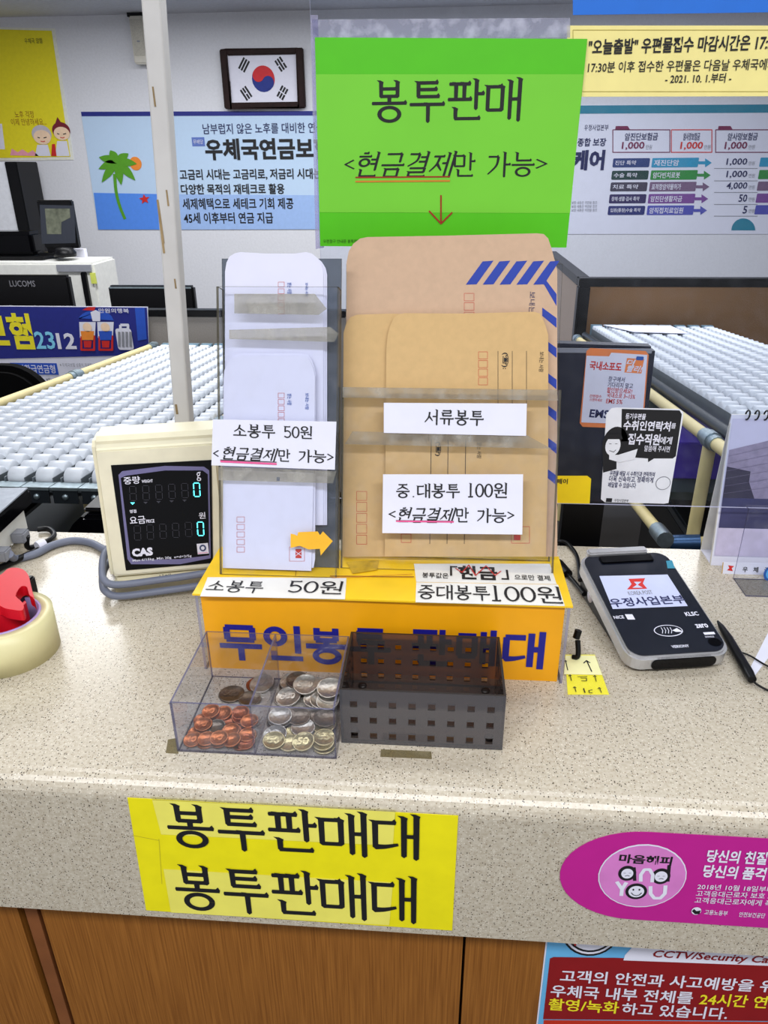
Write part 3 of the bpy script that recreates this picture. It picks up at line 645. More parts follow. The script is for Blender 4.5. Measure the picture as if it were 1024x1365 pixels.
def wood():
    m = bpy.data.materials.new('veneer_wood'); MATS['veneer_wood'] = m; m.use_nodes = True; nt = m.node_tree; b = nt.nodes['Principled BSDF']
    tc = nt.nodes.new('ShaderNodeTexCoord'); mp = nt.nodes.new('ShaderNodeMapping'); mp.inputs['Scale'].default_value = (200, 200, 3); mp.inputs['Rotation'].default_value = (0, radians(2), 0)
    nz = nt.nodes.new('ShaderNodeTexNoise'); nz.inputs['Scale'].default_value = 3; nz.inputs['Detail'].default_value = 5
    nt.links.new(tc.outputs['Object'], mp.inputs[0]); nt.links.new(mp.outputs[0], nz.inputs['Vector'])
    cr = nt.nodes.new('ShaderNodeValToRGB'); cr.color_ramp.elements[0].position = .35; cr.color_ramp.elements[1].position = .65
    cr.color_ramp.elements[0].color = lin((126, 76, 26))+(1,); cr.color_ramp.elements[1].color = lin((158, 102, 42))+(1,)
    nt.links.new(nz.outputs['Fac'], cr.inputs[0]); nt.links.new(cr.outputs[0], b.inputs['Base Color']); b.inputs['Roughness'].default_value = .4
    return m
WOOD = wood()
YF, YBK, ZB = .478, .972, .814
prof = [(YF+.012, ZB), (YF, ZB+.012)]+[(YF+.018-.018*cos(radians(a_)), 1-.018+.018*sin(radians(a_))) for a_ in range(0, 91, 15)]+[(YBK-.004, 1), (YBK, .996), (YBK, .96), (YF+.03, .96), (YF+.03, ZB)]
MX = Matrix(((0, 0, 1, 0), (1, 0, 0, 0), (0, 1, 0, 0), (0, 0, 0, 1)))
wt_ = tag(MB().prism(prof, -1.5, 1.3, MX, smooth=False).build('stone_worktop', STONE), 'long speckled beige stone counter top with rounded front edge and deep apron', 'counter top')
cb = thing('service_counter', (0, .5, 0), 'brown wood-veneer front of the counter with dark vertical grooves, below the stone top', 'counter')
g0, g1, g2 = -.432, -.414, .039
for xa, xb_ in ((-1.45, g0-.004), (g1+.004, g2-.0015), (g2+.0015, 1.25)): MB().box((xa, .505, .02), (xb_, .53, ZB)).build('wood_panel', WOOD, cb)
MB().box((g0+.002, .507, .02), (g1-.002, .53, ZB)).build('groove_strip', mat('strip_brown', (128, 78, 44), .4, var=.1), cb)
MB().box((-1.45, .53, .02), (1.25, .56, ZB)).build('backing_board', BLACK, cb)
MB().box((-1.45, .53, .0), (1.25, .56, .02)).build('plinth', BLACK, cb)
MB().box((-1.45, .56, .1), (1.25, .95, .12)).build('inner_shelf', DKSTEEL, cb)
for x in (-1.43, .8, 1.23): MB().box((x-.02, .56, 0), (x+.02, .95, .96)).build('side_panel', WOOD, cb)

# yellow notice on the apron
S = Sheet((-.12, .4775, .91), (1, 0, 0), (0, 0, 1)); S = S.turned((182, 1139), (607, 1162))
yn = thing('yellow_notice', P(390, 1230, y=.478), 'yellow paper notice with two lines of black letters, on the front of the stone counter', 'sign')
YN, YNP = mat('notice_yellow', (238, 226, 16), .55, var=.04), mat('notice_pale_yellow', (240, 232, 104), .5, var=.04)
S.paper('sheet', YN, [(170, 1063), (611, 1087), (603, 1240), (195, 1213)], .0004, yn, .0004)
S = S.at(.0005)
S.poly('letter_strip', YNP, [(203, 1066), (527, 1082), (524, 1127), (215, 1112)]); S.poly('letter_strip', YNP, [(218, 1158), (524, 1176), (519, 1233), (228, 1216)])
S.text(INK, '봉투판매대', 222, 1080, 557, 1137, brush=1.5); S.text(INK, '봉투판매대', 233, 1162, 553, 1221, brush=1.45)
S.line('paper_crease', mat('crease_ochre', (196, 186, 40), .6), [(176, 1113), (212, 1120)], .0006); S.line('paper_crease', MATS['crease_ochre'], [(212, 1118), (216, 1178)], .0005)
S.flush(yn)
tag(Sheet((-.12, .4768, .91), (1, 0, 0), (0, 0, 1)).paper('clear_tape', clear('tape_film', (250, 250, 235), .8, .05), [(200, 1062), (527, 1080), (527, 1094), (212, 1076)], .0003), 'clear tape strip along the top of the yellow notice on the counter front', 'tape')

# pink sticker on the apron
S = Sheet((.3, .4775, .91), (1, 0, 0), (0, 0, 1)).turned((860, 1113), (1024, 1122))
ps = thing('pink_sticker', P(900, 1225, y=.478), 'magenta rounded sticker with a pale smiling emblem, on the counter front at right', 'sticker')
MAG = mat('magenta_print', (190, 34, 142), .45, var=.03)
cL, w_, h_s = S.boxuv(779, 1112, 900, 1228)
rr_ = h_s/2; cc = S.uv(852, 1169)
S.paper('sheet', MAG, [(cc[0]+rr_*1.25*cos(radians(a_)), cc[1]+rr_*sin(radians(a_))) for a_ in range(90, 271, 9)]+[(cc[0]+.34, cc[1]-rr_), (cc[0]+.34, cc[1]+rr_)], .0004, ps, .0004, uv=True)
S = S.at(.0005)
S.disc('emblem', WHITE, 856, 1168, 59, 42); S.disc('emblem', mat('emblem_pink', (216, 128, 200), .5, var=.08, scale=30), 856, 1168, 57.5, 40.5, 2)
S.text(INK, '마음해피', 825, 1139, 896, 1151, .03, layer=3)
for cx, cy, r in ((836, 1163, 9), (881, 1167, 9.5)):
    S.disc('emblem', INK, cx, cy, r+3, r+1, 3); S.disc('emblem', WHITE, cx, cy, r-1, r-2.5, 4)
    S.line('emblem', GREY, [(cx-5, cy-1), (cx-2, cy-1)], .0006, 5); S.line('emblem', GREY, [(cx+2, cy-1), (cx+5, cy-1)], .0006, 5); S.line('emblem', INK, [(cx-3, cy+3), (cx, cy+2), (cx+3, cy+3)], .0006, 5)
S.line('emblem', INK, [(845, 1155), (846, 1173)], .003, 3); S.line('emblem', INK, [(892, 1152), (890, 1174)], .003, 3)
S.line('emblem', WHITE, [(854, 1174), (854, 1165), (859, 1158), (866, 1158), (870, 1165), (869, 1175)], .0032, 3)
S.line('emblem', WHITE, [(822, 1174), (829, 1184), (835, 1175)], .0034, 3); S.line('emblem', WHITE, [(829, 1184), (828, 1193)], .0034, 3)
S.disc('emblem', INK, 848, 1187, 14.5, 10.5, 3); S.disc('emblem', WHITE, 848, 1187, 10.5, 7.5, 4)
S.line('emblem', INK, [(841, 1188), (844, 1191), (848, 1192), (852, 1191), (855, 1188)], .0008, 5)
for x in (844, 852): S.disc('emblem', INK, x, 1184, 1.2, 1.2, 5)
S.line('emblem', WHITE, [(867, 1180), (867, 1190), (872, 1196), (880, 1196), (886, 1190), (887, 1179)], .0034, 3)
for tx, a0, yl, a1, yr, hp, bo in (('당신의 친절한 말 한마디', 941, 1140, 1110, 1148, 17, .03), ('당신의 품격 있는 대화', 936, 1160, 1098, 1169, 17, .03), ('2018년 10월 18일부터 시행', 929, 1181, 1055, 1186, 7.6, .008), ('고객응대근로자 보호 조치 의무', 927, 1190, 1066, 1195.5, 7.6, .008), ('고객응대근로자에게 폭언 금지', 925, 1199, 1062, 1205, 7.8, .008), ('고용노동부', 939, 1215, 970, 1217, 6.5, .01), ('안전보건공단', 985, 1218, 1020, 1220, 6.5, .01)):
    S.tl(WHITE, tx, a0, yl, a1, yr, hp, bo)
S.disc('emblem', WHITE, 928, 1213, 6.5, 5, 3); S.poly('emblem', INK, [(922, 1213), (925, 1210), (928, 1213), (934, 1212), (932, 1217), (926, 1217)], 4)
S.flush(ps)

# camera notice on the wood panel
S = Sheet((.25, .5045, .7), (1, 0, 0), (0, 0, 1)).turned((730, 1252), (1024, 1270))
cn = thing('camera_notice', P(870, 1365, y=.5), 'red and blue surveillance notice on the wooden counter front, lower right', 'sign')
S.paper('sheet', WHITE, [(730, 1235), (1100, 1257), (1130, 1480), (702, 1480)], .0008, cn, .0006)
S = S.at(.0008)
S.poly('notice_field', mat('notice_sky', (104, 178, 226), .5, var=.02), [(732, 1236), (1098, 1258), (1098, 1480), (704, 1480)])
MAR = mat('maroon_field', (140, 24, 28), .45, var=.04)
S.poly('notice_field', MAR, [(738, 1275), (805, 1276), (820, 1276), (1098, 1288), (1098, 1361), (724, 1358), (733, 1277)], 2)
S.poly('notice_field', mat('notice_red', (196, 50, 28), .5), [(725, 1359), (1098, 1362), (1098, 1480), (712, 1480)], 2)
S.poly('notice_field', WHITE, [(845, 1259), (1098, 1270), (1098, 1289), (831, 1279), (833, 1272)], 3)
S.disc('camera_symbol', INK, 788, 1240, 39, 34, 3); S.disc('camera_symbol', WHITE, 788, 1240, 36, 31, 4); S.disc('camera_symbol', INK, 788, 1240, 33, 28, 5); S.disc('camera_symbol', WHITE, 788, 1240, 30, 25, 6)
S.line('camera_symbol', RED, [(764, 1250), (767, 1258)], .002, 7); S.line('camera_symbol', RED, [(778, 1251), (790, 1256)], .002, 7)
S.tl(MAR, 'CCTV/Security Cameras', 868, 1271, 1075, 1282, 12, .02, shear=.2, layer=4)
S.tl(WHITE, '고객의 안전과 사고예방을 위해', 744, 1299, 1055, 1315, 16.5, 0.017, layer=4)
S.tl(WHITE, '우체국 내부 전체를', 733, 1319, 923, 1329, 16.5, 0.017, layer=4); S.tl(YEL, '24시간 연속', 932, 1330, 1045, 1336, 16.5, 0.017, layer=4)
S.tl(YEL, '촬영/녹화', 731, 1337, 825, 1342, 16, 0.017, layer=4); S.tl(WHITE, '하고 있습니다.', 828, 1343, 970, 1350, 16, 0.017, layer=4)
S.flush(cn)

# ---------------------------------------------------------------- envelope stand
CLEAR = clear('clear_acrylic', (250, 251, 253), .35, .0, smudge=.03); EDGE = clear('acrylic_edge', (186, 186, 206), .8, .25, (200, 198, 222)); DIRTY = clear('dirty_acrylic_edge', (150, 146, 132), .6, .4, (128, 122, 104)); GREYCLEAR = clear('grey_acrylic', (176, 182, 190), .5, .34, (132, 138, 148))
TAPE = clear('worn_tape', (232, 230, 222), .5, .14, (206, 204, 198), .2, .25)
BX0, BX1, BY0, BY1, BZ = -.250, .1365, .650, .752, 1.097
YBOX, YTOP = mat('box_orange', (236, 164, 12), .4, var=.08, scale=14), mat('box_yellow', (246, 200, 30), .4, var=.08, scale=20)
bx = thing('envelope_stand', ((BX0+BX1)/2, BY0, 1.0), 'orange box stand with blue letters and clear envelope pockets, in the middle of the counter', 'display stand')
MB().box((BX0+.004, BY0+.002, 1.0), (BX1-.004, BY1, BZ-.002)).build('box_body', YBOX, bx)
MB().box((BX0-.003, BY0-.002, BZ-.002), (BX1+.003, BY1+.002, BZ)).build('box_top', YTOP, bx)
MB().plate((BX0-.001, BY0-.001, 1.0), (BX0+.002, BY1, BZ-.002)).build('clear_side', [CLEAR, EDGE], bx); MB().plate((BX1-.002, BY0-.001, 1.0), (BX1+.001, BY1, BZ-.002)).build('clear_side', [CLEAR, EDGE], bx)
S = Sheet((0, BY0+.0018, 1.05), (1, 0, 0), (0, 0, 1))
ULT = mat('ultramarine_print', (24, 22, 132), .5)
for chs, a0, a1, b0, b1 in (('무', 293, 349, 834, 881), ('인', 352, 403, 834, 880), ('봉', 408, 463, 836, 884), ('투', 466, 521, 838, 886), ('판', 549, 602, 838, 888), ('매', 608, 661, 839, 888), ('대', 670, 726, 841, 892)):
    S.text(ULT, chs, a0, b0, a1, b1, brush=-2.1)
S.flush(bx)
S = Sheet((0, .70, BZ+.0002), (1, 0, 0), (0, 1, 0))
LAB = mat('label_white', (232, 230, 224), .5, var=.05)
for nm, q in (('price_strip', [(277, 770), (462, 771), (460, 799), (267, 795)]), ('price_strip', [(555, 777), (744, 780), (753, 808), (554, 803)]), ('cash_strip', [(552, 752), (733, 752), (742, 779), (555, 776)])):
    S.paper(nm, LAB, q, .0006, bx, .0006, label={'price_strip': None, 'cash_strip': 'white strip with black and red words'}[nm])
S2 = S.at(.0007)
S2.text(INK, '소봉투', 276, 775, 352, 790, brush=1.25); S2.text(INK, '50원', 384, 775, 457, 792, brush=1.25)
S2.text(INK, '중대봉투', 557, 781, 653, 800, brush=1.3); S2.text(INK, '100원', 655, 782, 748, 804, brush=1.25)
S2.text(INK, '현금', 611, 755, 663, 773, .03); S2.line('red_scribble', RED, [(607, 758), (616, 764), (625, 754), (634, 768), (648, 755), (660, 768), (668, 762)], .0012, 3); S2.text(INK, '봉투값은', 563, 764, 598, 771, .01); S2.text(INK, '으로만 결제', 686, 767, 733, 774, .01); S2.text(INK, '「', 600, 755, 610, 768, .01); S2.text(INK, '」', 668, 760, 678, 773, .01)
S2.line('tape_tear', mat('tear_brown', (150, 100, 30), .8, var=.3), [(440, 768), (552, 769)], .0018); S2.line('tape_tear', mat('tear_orange', (214, 120, 30), .8), [(442, 771), (550, 766)], .0008, 3); S2.line('tape_tear', MATS['tear_brown'], [(395, 758), (394, 768)], .0006)
S2.poly('worn_patch', mat('worn_ochre', (196, 158, 34), .7, var=.25, scale=90), [(462, 749), (505, 747), (503, 760), (470, 765)])
S2.flush(bx)

TILT = radians(18); TU = Vector((0, sin(TILT), cos(TILT)))
def tsheet(y, z=BZ): return Sheet((0, y, z), (1, 0, 0), TU, .0002)
LF, LB, LE = tsheet(.690), tsheet(.712), tsheet(.700)
RF, RB, RE = tsheet(.712), tsheet(.742), tsheet(.728)
def pocket(front, back, cf, cb_, m):
    """clear front plate, back plate and side walls of one pocket"""
    f = front.uvs(cf); dpt = (back.o-front.o).dot(-front.n)
    x0, x1 = (f[0][0]+f[3][0])/2, (f[1][0]+f[2][0])/2; zt = f[0][1]
    MB().plate((x0, .0005, -.001), (x1, zt, .001), front.M).build('pocket_front', [CLEAR, DIRTY], bx)
    zb = back.uv(*cb_)[1]
    MB().plate((x0, .0005, -.001), (x1, zb, .001), back.M).build('pocket_back', [m, DIRTY], bx)
    for x in (x0, x1-.002): MB().plate((x, .0005, .001-dpt), (x+.002, zt, -.001), front.M).build('pocket_side', [CLEAR, DIRTY], bx)
    return x0, x1, zt
pocket(LF, LB, [(292, 382), (457, 382), (444, 763), (290, 757)], (440, 345), GREYCLEAR)
pocket(RF, RB, [(455, 516), (747, 516), (740, 746), (455, 746)], (740, 352), CLEAR)
# worn tape on the pockets
for S, q in ((LF, [(313, 392), (420, 392), (436, 412), (425, 420), (313, 418)]), (LF, [(306, 440), (440, 436), (452, 445), (446, 456), (306, 452)]), (LF, [(292, 622), (449, 628), (444, 644), (292, 640)]), (RF, [(457, 516), (742, 520), (744, 534), (457, 530)]), (RF, [(470, 575), (702, 580), (735, 598), (460, 592)])):
    S.paper('tape_patch', TAPE, q, .0002, bx, .0016)

# envelopes
KRAFT, KRAFT2 = mat('kraft_paper', (208, 173, 120), .75, var=.04, scale=120), mat('kraft_pinkish', (202, 170, 142), .75, var=.04, scale=120)
ENVW = mat('envelope_white', (222, 222, 240), .7, var=.015)
EBLUE = mat('stripe_blue', (24, 56, 160), .6); PBLUE = mat('post_blue', (40, 90, 170), .6); PRED = mat('post_red', (196, 60, 50), .6)
def envelope(S, h, px, m, label, group, th=.0012, foot=None):
    q = S.at(h).uvs(px); 
    if foot is not None: q = [(u, max(v, foot)) for u, v in q]
    e = thing('envelope', S.at(h).w(sum(a for a, b in q)/len(q), min(b for a, b in q)), label, 'envelope', group)
    S.at(h).paper('paper_body', m, q, th, e, 0, uv=True)
    return e, S.at(h+.0001)
def smooth_top(pts): return pts
# left pocket: tall white envelopes behind, short ones in front
TOPW = [(300, 362), (302, 350), (306, 342), (312, 338), (320, 336), (356, 338), (392, 338), (408, 336), (416, 338), (424, 345), (429, 353), (431, 362)]
GW = 'white envelopes in the left pocket'
for k, (dx, dy, lb) in enumerate(((5, 4, 'hindmost white envelope in the left pocket, edge just showing at right'), (2.5, 2, 'middle white envelope of the raised white stack, thin edge showing at right'), (0, 0, 'front white envelope of the raised stack in the left clear pocket'))):
    e, S = envelope(LE, -.008+.0015*k, [(x+dx, y+dy) for x, y in TOPW]+[(431+dx, 700), (300+dx, 700)], ENVW, lb, GW)
    if k == 2:
        for j in range(5): S.frame('postcode_boxes', PRED, 371, 376+9*j, 379, 382.5+9*j, .0004)
        S.text(PBLUE, '받는 사람', 383, 377, 389, 392, .01, rot=-90); S.text(PBLUE, '보내는 사람', 407, 377, 411, 395, .01, rot=-90)
    S.flush(e)
TOPS = [(298, 505), (299, 494), (303, 484), (310, 477), (318, 474), (356, 474), (400, 474), (410, 476), (414, 482), (418, 492), (420, 502)]
for k, (dx, dy, lb) in enumerate(((4, -3, 'short white envelope just behind the front one in the left pocket'), (0, 0, 'foremost short white envelope with postcode boxes in the left pocket'))):
    e, S = envelope(LE, .001+.002*k, [(x+dx*.3, y+dy) for x, y in TOPS]+([(420, 745), (418, 757), (300, 757)] if k == 0 else [(419, 600), (415, 761), (297, 757)]), ENVW, lb, GW, foot=.001)
    if k == 1:
        for j in range(5): S.frame('postcode_boxes', PRED, 371, 524+8.5*j, 379, 530.5+8.5*j, .0004)
        for j in range(5): S.frame('postcode_boxes', PRED, 316, 689+10*j, 326, 696+10*j, .0004)
        S.text(PBLUE, '받는 사람', 383, 525, 389, 540, .01, rot=-90); S.text(PBLUE, '보내는 사람', 407, 524, 412, 546, .01, rot=-90)
        S.rect('blue_mark', PBLUE, 369, 636, 373, 641); S.frame('stamp_box', PRED, 386, 729, 406, 748, .0004); S.rect('stamp_print', PRED, 394, 732, 402, 744); S.line('stamp_print', ENVW, [(394, 735), (398, 738), (402, 735)], .0006, 2); S.line('stamp_print', ENVW, [(394, 741), (398, 738), (402, 741)], .0006, 2)
    S.flush(e)
# right pocket: three kraft envelopes
GK = 'kraft envelopes in the right pocket'
e, S = envelope(RE, -.008, [(462, 395), (462, 350), (465, 335), (471, 325), (480, 318), (490, 316), (600, 314), (716, 311), (725, 312), (731, 318), (735, 330), (741, 352), (743, 360), (743, 742), (458, 742)], KRAFT2, 'largest kraft envelope with blue slanting stripes, at the back of the right pocket', GK)
for k in range(5):
    x = 621+22.5*k; x2 = min(x+25, 740)
    S.poly('air_stripe', EBLUE, [(x, 379.5), (x+14.5, 379), (x+37-(2 if k == 4 else 0), 347.5), (x+22.5, 348.5)])
S.poly('air_stripe', EBLUE, [(724, 377), (727, 372), (742, 392), (742, 408)])
for k, y in enumerate((410, 450, 492, 535, 578, 620)): S.poly('air_stripe', EBLUE, [(723, y), (723, y+11), (742, y+27), (742, y+14)])
for j in range(4): S.frame('postcode_boxes', PRED, 619, 391+12.5*j, 632, 401+12.5*j, .0004)
S.text(NAVYTX, '보내는 사람', 705, 389, 713, 440, .0, rot=-90)
S.flush(e)
KT = lambda x0, x1, y: [(x0, y+30), (x0+1, y+14), (x0+7, y+5), (x0+17, y)]
e, S = envelope(RE, -.003, [(458, 460), (458, 444), (462, 430), (467, 423), (476, 419.5), (520, 418), (560, 419), (560, 742), (456, 742)]+[], KRAFT, 'middle kraft envelope peeping out at left behind the front kraft envelope', GK, foot=.001)
for j in range(5): S.frame('postcode_boxes', PRED, 475.5, 655+14.6*j, 489, 667+14.6*j, .0004)
S.flush(e)
e, S = envelope(RE, .002, [(515, 465), (517, 446), (520, 435), (525, 424), (531, 419), (540, 417.5), (620, 418), (712, 415.5), (720, 418), (726, 430), (731, 446), (731, 600), (728, 742), (513, 742)], KRAFT, 'front kraft envelope with address lines and postcode boxes, in the right pocket', GK, foot=.001)
for j in range(4): S.frame('postcode_boxes', PRED, 638, 469+11.5*j, 650, 478.5+11.5*j, .0004)
for x in (664, 683, 702): S.line('address_line', INK, [(x, 468), (x, 545)], .0005)
for x, x2 in ((575, 573), (597.5, 596), (621, 619)): S.line('address_line', INK, [(x, 585), (x2, 725)], .0006)
S.text(INK, '(☎):', 669, 470, 678, 492, .02, rot=-90); S.text(INK, '(☎)', 580, 589, 588, 608, .02, rot=-90); S.text(INK, '보내는 사람', 719, 469, 725, 496, .0, rot=-90); S.text(INK, '받는 사람', 636, 590, 642, 611, .0, rot=-90)
S.frame('stamp_box', PRED, 682, 702, 706, 724, .0005); S.rect('stamp_print', PRED, 685, 713, 694, 720)
S.frame('postcode_boxes', PRED, 535, 712, 548, 723, .0005)
S.flush(e)

def price_sign(S, px, label, rows, under):
    t = thing('price_sign', S.w(*S.uv((px[0][0]+px[2][0])/2, px[2][1])), label, 'sign')
    S = S.turned(px[3], px[2])
    S.paper('sheet', WHITE, px, .0005, t, .0030)
    S = S.at(.0031)
    for r in rows: S.text(INK, r[0], *r[1:5], brush=1.5, shear=(r[5] if len(r) > 5 else 0))
    for (a, b, m, w) in under: S.line('underline', m, [a, b], w, 3)
    S.flush(t)
price_sign(LF, [(285, 559), (449, 562), (447, 626), (283, 620)], 'white paper sign reading 50원, taped across the left pocket', [('소봉투', 311, 566, 367, 584), ('50원', 378, 568, 416, 585), ('<', 284, 598, 292, 611), ('현금결제', 297, 597, 369, 614, .3), ('만', 370, 599, 387, 616), ('가능', 398, 600, 435, 617), ('>', 436, 603, 445, 616)], [((294, 613), (369, 616), INK, .0008), ((294, 615), (369, 618.5), PINKMARK, .002)])
price_sign(RF, [(512, 537), (702, 538), (701, 581), (512, 577)], 'narrow white paper sign with one line of black letters, upper one on the right pocket', [('서류봉투', 566, 547, 645, 567)], [])
price_sign(RF, [(511, 632), (697, 632), (696, 712), (510, 710)], 'white paper sign reading 100원, lower one on the right pocket', [('중.대봉투', 528, 645, 613, 664), ('100원', 624, 644, 676, 664), ('<', 518, 679, 528, 692), ('현금결제', 531, 677, 606, 697, .3), ('만', 607, 677, 625, 697), ('가능', 636, 678, 675, 697), ('>', 676, 680, 686, 694)], [((528, 694.5), (605, 695.5), PINKMARK, .0018), ((528, 693.5), (605, 694.5), INK, .0005)])
# yellow arrow sticker
S = LF
ar = tag(S.paper('arrow_sticker', mat('arrow_orange', (240, 180, 40), .5), [(388, 711), (393, 712), (397, 714), (398, 709), (424, 708), (427, 713), (431, 708), (444, 721), (428, 740), (427, 731), (412, 732), (400, 727), (388, 730)], .0004, None, .0022), 'torn orange arrow sticker on the bottom right of the left pocket', 'sticker')

# ---------------------------------------------------------------- clear screen with the signs on it
SY = .915
scr = thing('clear_screen', (.18, SY, 1.075), 'tall clear plastic counter screen behind the envelope stand, bearing the green sign', 'screen')
zs = P(900, 675, y=SY).z; sx0 = P(417, 100, y=SY).x
SCR = clear('screen_acrylic', (246, 248, 252), .3, .004, (190, 194, 206), .03, .02)
MB().plate((sx0, SY, zs), (.62, SY+.003, 1.78)).build('panel', [SCR, clear('screen_edge', (200, 200, 220), .8, .5, (220, 218, 240))], scr)
S = Sheet((0, SY-.001, 0), (1, 0, 0), (0, 0, 1))
S.paper('edge_band', clear('edge_film', (226, 224, 240), .8, .2, (220, 218, 236), .1, .15), [(414, 20), (424, 20), (432, 330), (421, 332)], .0006, scr, .0008)
S.paper('joint_band', clear('joint_film', (214, 216, 228), .9, .22, (226, 226, 240), .1, .45), [(416, 26), (760, 24), (760, 50), (418, 54)], .0006, scr, .0008)
for x in (.612, .0): MB().box((x-.02, SY-.006, 1.0), (x+.02, SY+.012, zs+.02)).build('foot', CLEAR, scr)
gs = thing('green_sign', P(590, 330, y=SY), 'bright green sign with black letters and a red arrow, on the clear screen', 'sign')
GRN, GRN2 = mat('sign_green', (82, 196, 6), .5, var=.02), mat('sign_light_green', (118, 208, 50), .5, var=.03, scale=10)
S = Sheet((0, SY-.004, 1.5), (1, 0, 0), (0, 0, 1))
S.paper('sheet', GRN, [(420, 50), (783, 52), (755, 330), (427, 328)], .0008, gs, .001)
S = S.at(.0011)
S.poly('print_field', GRN2, [(421, 99), (778, 99), (760, 284), (426, 283)])
S.text(INK, '봉투판매', 495, 107, 695, 163, brush=1.35)
for tx, a0, b0, a1, b1, sh in (('<', 459, 210, 473, 229, 0), ('현금결제', 476, 203, 605, 237, .3), ('만', 603, 204, 634, 237, 0), ('가능', 650, 203, 713, 236, 0), ('>', 714, 209, 730, 228, 0)): S.text(INK, tx, a0, b0, a1, b1, brush=1.3, shear=sh)
S.line('underline', REDMARK, [(474, 236.5), (600, 235.5)], .0014, 3); S.line('underline', mat('orange_marker', (206, 130, 40), .7), [(474, 242), (600, 241)], .0018, 3)
S.line('red_arrow', REDMARK, [(588, 260), (588, 297)], .0018, 3); S.line('red_arrow', REDMARK, [(572, 281), (588, 298), (603, 283)], .0018, 3)
S.text(mat('fine_print_green', (40, 90, 10), .6), '우편창구 안내문 봉투판매', 431, 319, 480, 324)
S.flush(gs)
# yellow closing-time notice and blue band on the rear of the screen
S = Sheet((0, SY-.0015, 1.6), (1, 0, 0), (0, 0, 1))
cnb = thing('closing_notice', P(900, 128, y=SY), 'pale yellow notice with black letters, at the upper right of the clear screen', 'sign')
PALEY = mat('pale_yellow_paper', (246, 232, 150), .55, var=.03)
S.paper('sheet', PALEY, [(756, 34), (1120, 34), (1120, 128), (758, 129)], .0008, cnb, 0)
S = S.at(.0002)
S.text(INK, '"오늘출발" 우편물접수 마감시간은 17:30', 784, 49, 1038, 70, .025, rot=.4); S.text(INK, '17:30분 이후 접수한 우편물은 다음날 우체국에서 발송', 783, 80, 1060, 95, .01); S.text(INK, '- 2021. 10. 1.부터 -', 887, 98, 975, 111, .015)
S.frame('border_print', mat('border_khaki', (190, 176, 90), .6), 764, 40, 1110, 122, .0006)
S.flush(cnb)
bs = Sheet((0, SY-.0015, 1.6), (1, 0, 0), (0, 0, 1)).paper('blue_sign', mat('signal_blue', (20, 110, 214), .45, var=.03), [(763, -70), (1120, -70), (1120, 15), (764, 20)], .0008, None, 0)
tag(bs, 'plain blue sign at the top right of the clear screen, above the yellow notice', 'sign')

# leaflets stuck to the screen
S = Sheet((0, SY-.002, 1.2), (1, 0, 0), (0, 0, 1)).turned((808, 543), (912, 546))
lf = thing('leaflet', P(850, 668, y=SY), 'black and white leaflet with a drawn woman, at the lower edge of the clear screen', 'leaflet')
S.paper('sheet', mat('leaflet_white', (230, 232, 240), .5), [(815, 544), (822, 543), (906, 545), (911, 549), (910, 560), (891, 670), (885, 671), (806, 669), (801, 665), (808, 552)], .0004, lf, .001)
S = S.at(.0011)
S.poly('speech_bubble', INK, [(829, 545), (906, 547), (909, 552), (901, 608), (897, 611), (872, 611), (864, 616), (864, 611), (834, 609), (828, 600)])
for tx, a0, b0, a1, b1, bo in (('등기우편물', 834, 551, 861, 559, .02), ('수취인연락처', 831, 561, 894, 574, .03), ('를', 895, 564, 901, 571, .01), ('접수직원', 837, 578, 880, 593, .03), ('에게', 880, 582, 896, 592, .02), ('말씀해 주시면', 859, 594, 893, 602, .01)): S.text(WHITE, tx, a0, b0, a1, b1, bo)
S.disc('cartoon_woman', INK, 820, 592, 17, 23, 1); S.poly('cartoon_woman', INK, [(803, 590), (838, 588), (840, 613), (822, 612), (822, 625), (804, 630)], 1); S.disc('cartoon_woman', MATS['leaflet_white'], 817, 594, 10, 13, 3); S.poly('cartoon_woman', MATS['leaflet_white'], [(812, 606), (824, 606), (850, 598), (846, 612), (826, 616), (812, 612)], 3); S.poly('cartoon_woman', INK, [(806, 585), (830, 585), (828, 578), (808, 578)], 4)
S.line('cartoon_woman', INK, [(812, 600), (818, 602), (821, 599)], .0006, 5); S.line('cartoon_woman', INK, [(812, 591), (815, 591)], .0006, 5); S.line('cartoon_woman', INK, [(820, 591), (823, 591)], .0006, 5)
for tx, a0, b0, a1, b1 in (('우편물 배달 시 수취인과 연락하여', 813, 628, 873, 635), ('더욱 신속하고, 정확하게', 812, 635, 871, 643), ('배달할 수 있습니다', 811, 643, 848, 650)): S.text(NAVYTX, tx, a0, b0, a1, b1, .01)
S.disc('drawn_line', GREY, 884, 644, 10, 9, 1); S.disc('drawn_line', MATS['leaflet_white'], 884, 644, 9, 8, 2); S.text(INK, '우정사업본부', 819, 665, 838, 669); S.rect('post_mark', INK, 808, 664, 816, 669)
S.flush(lf)

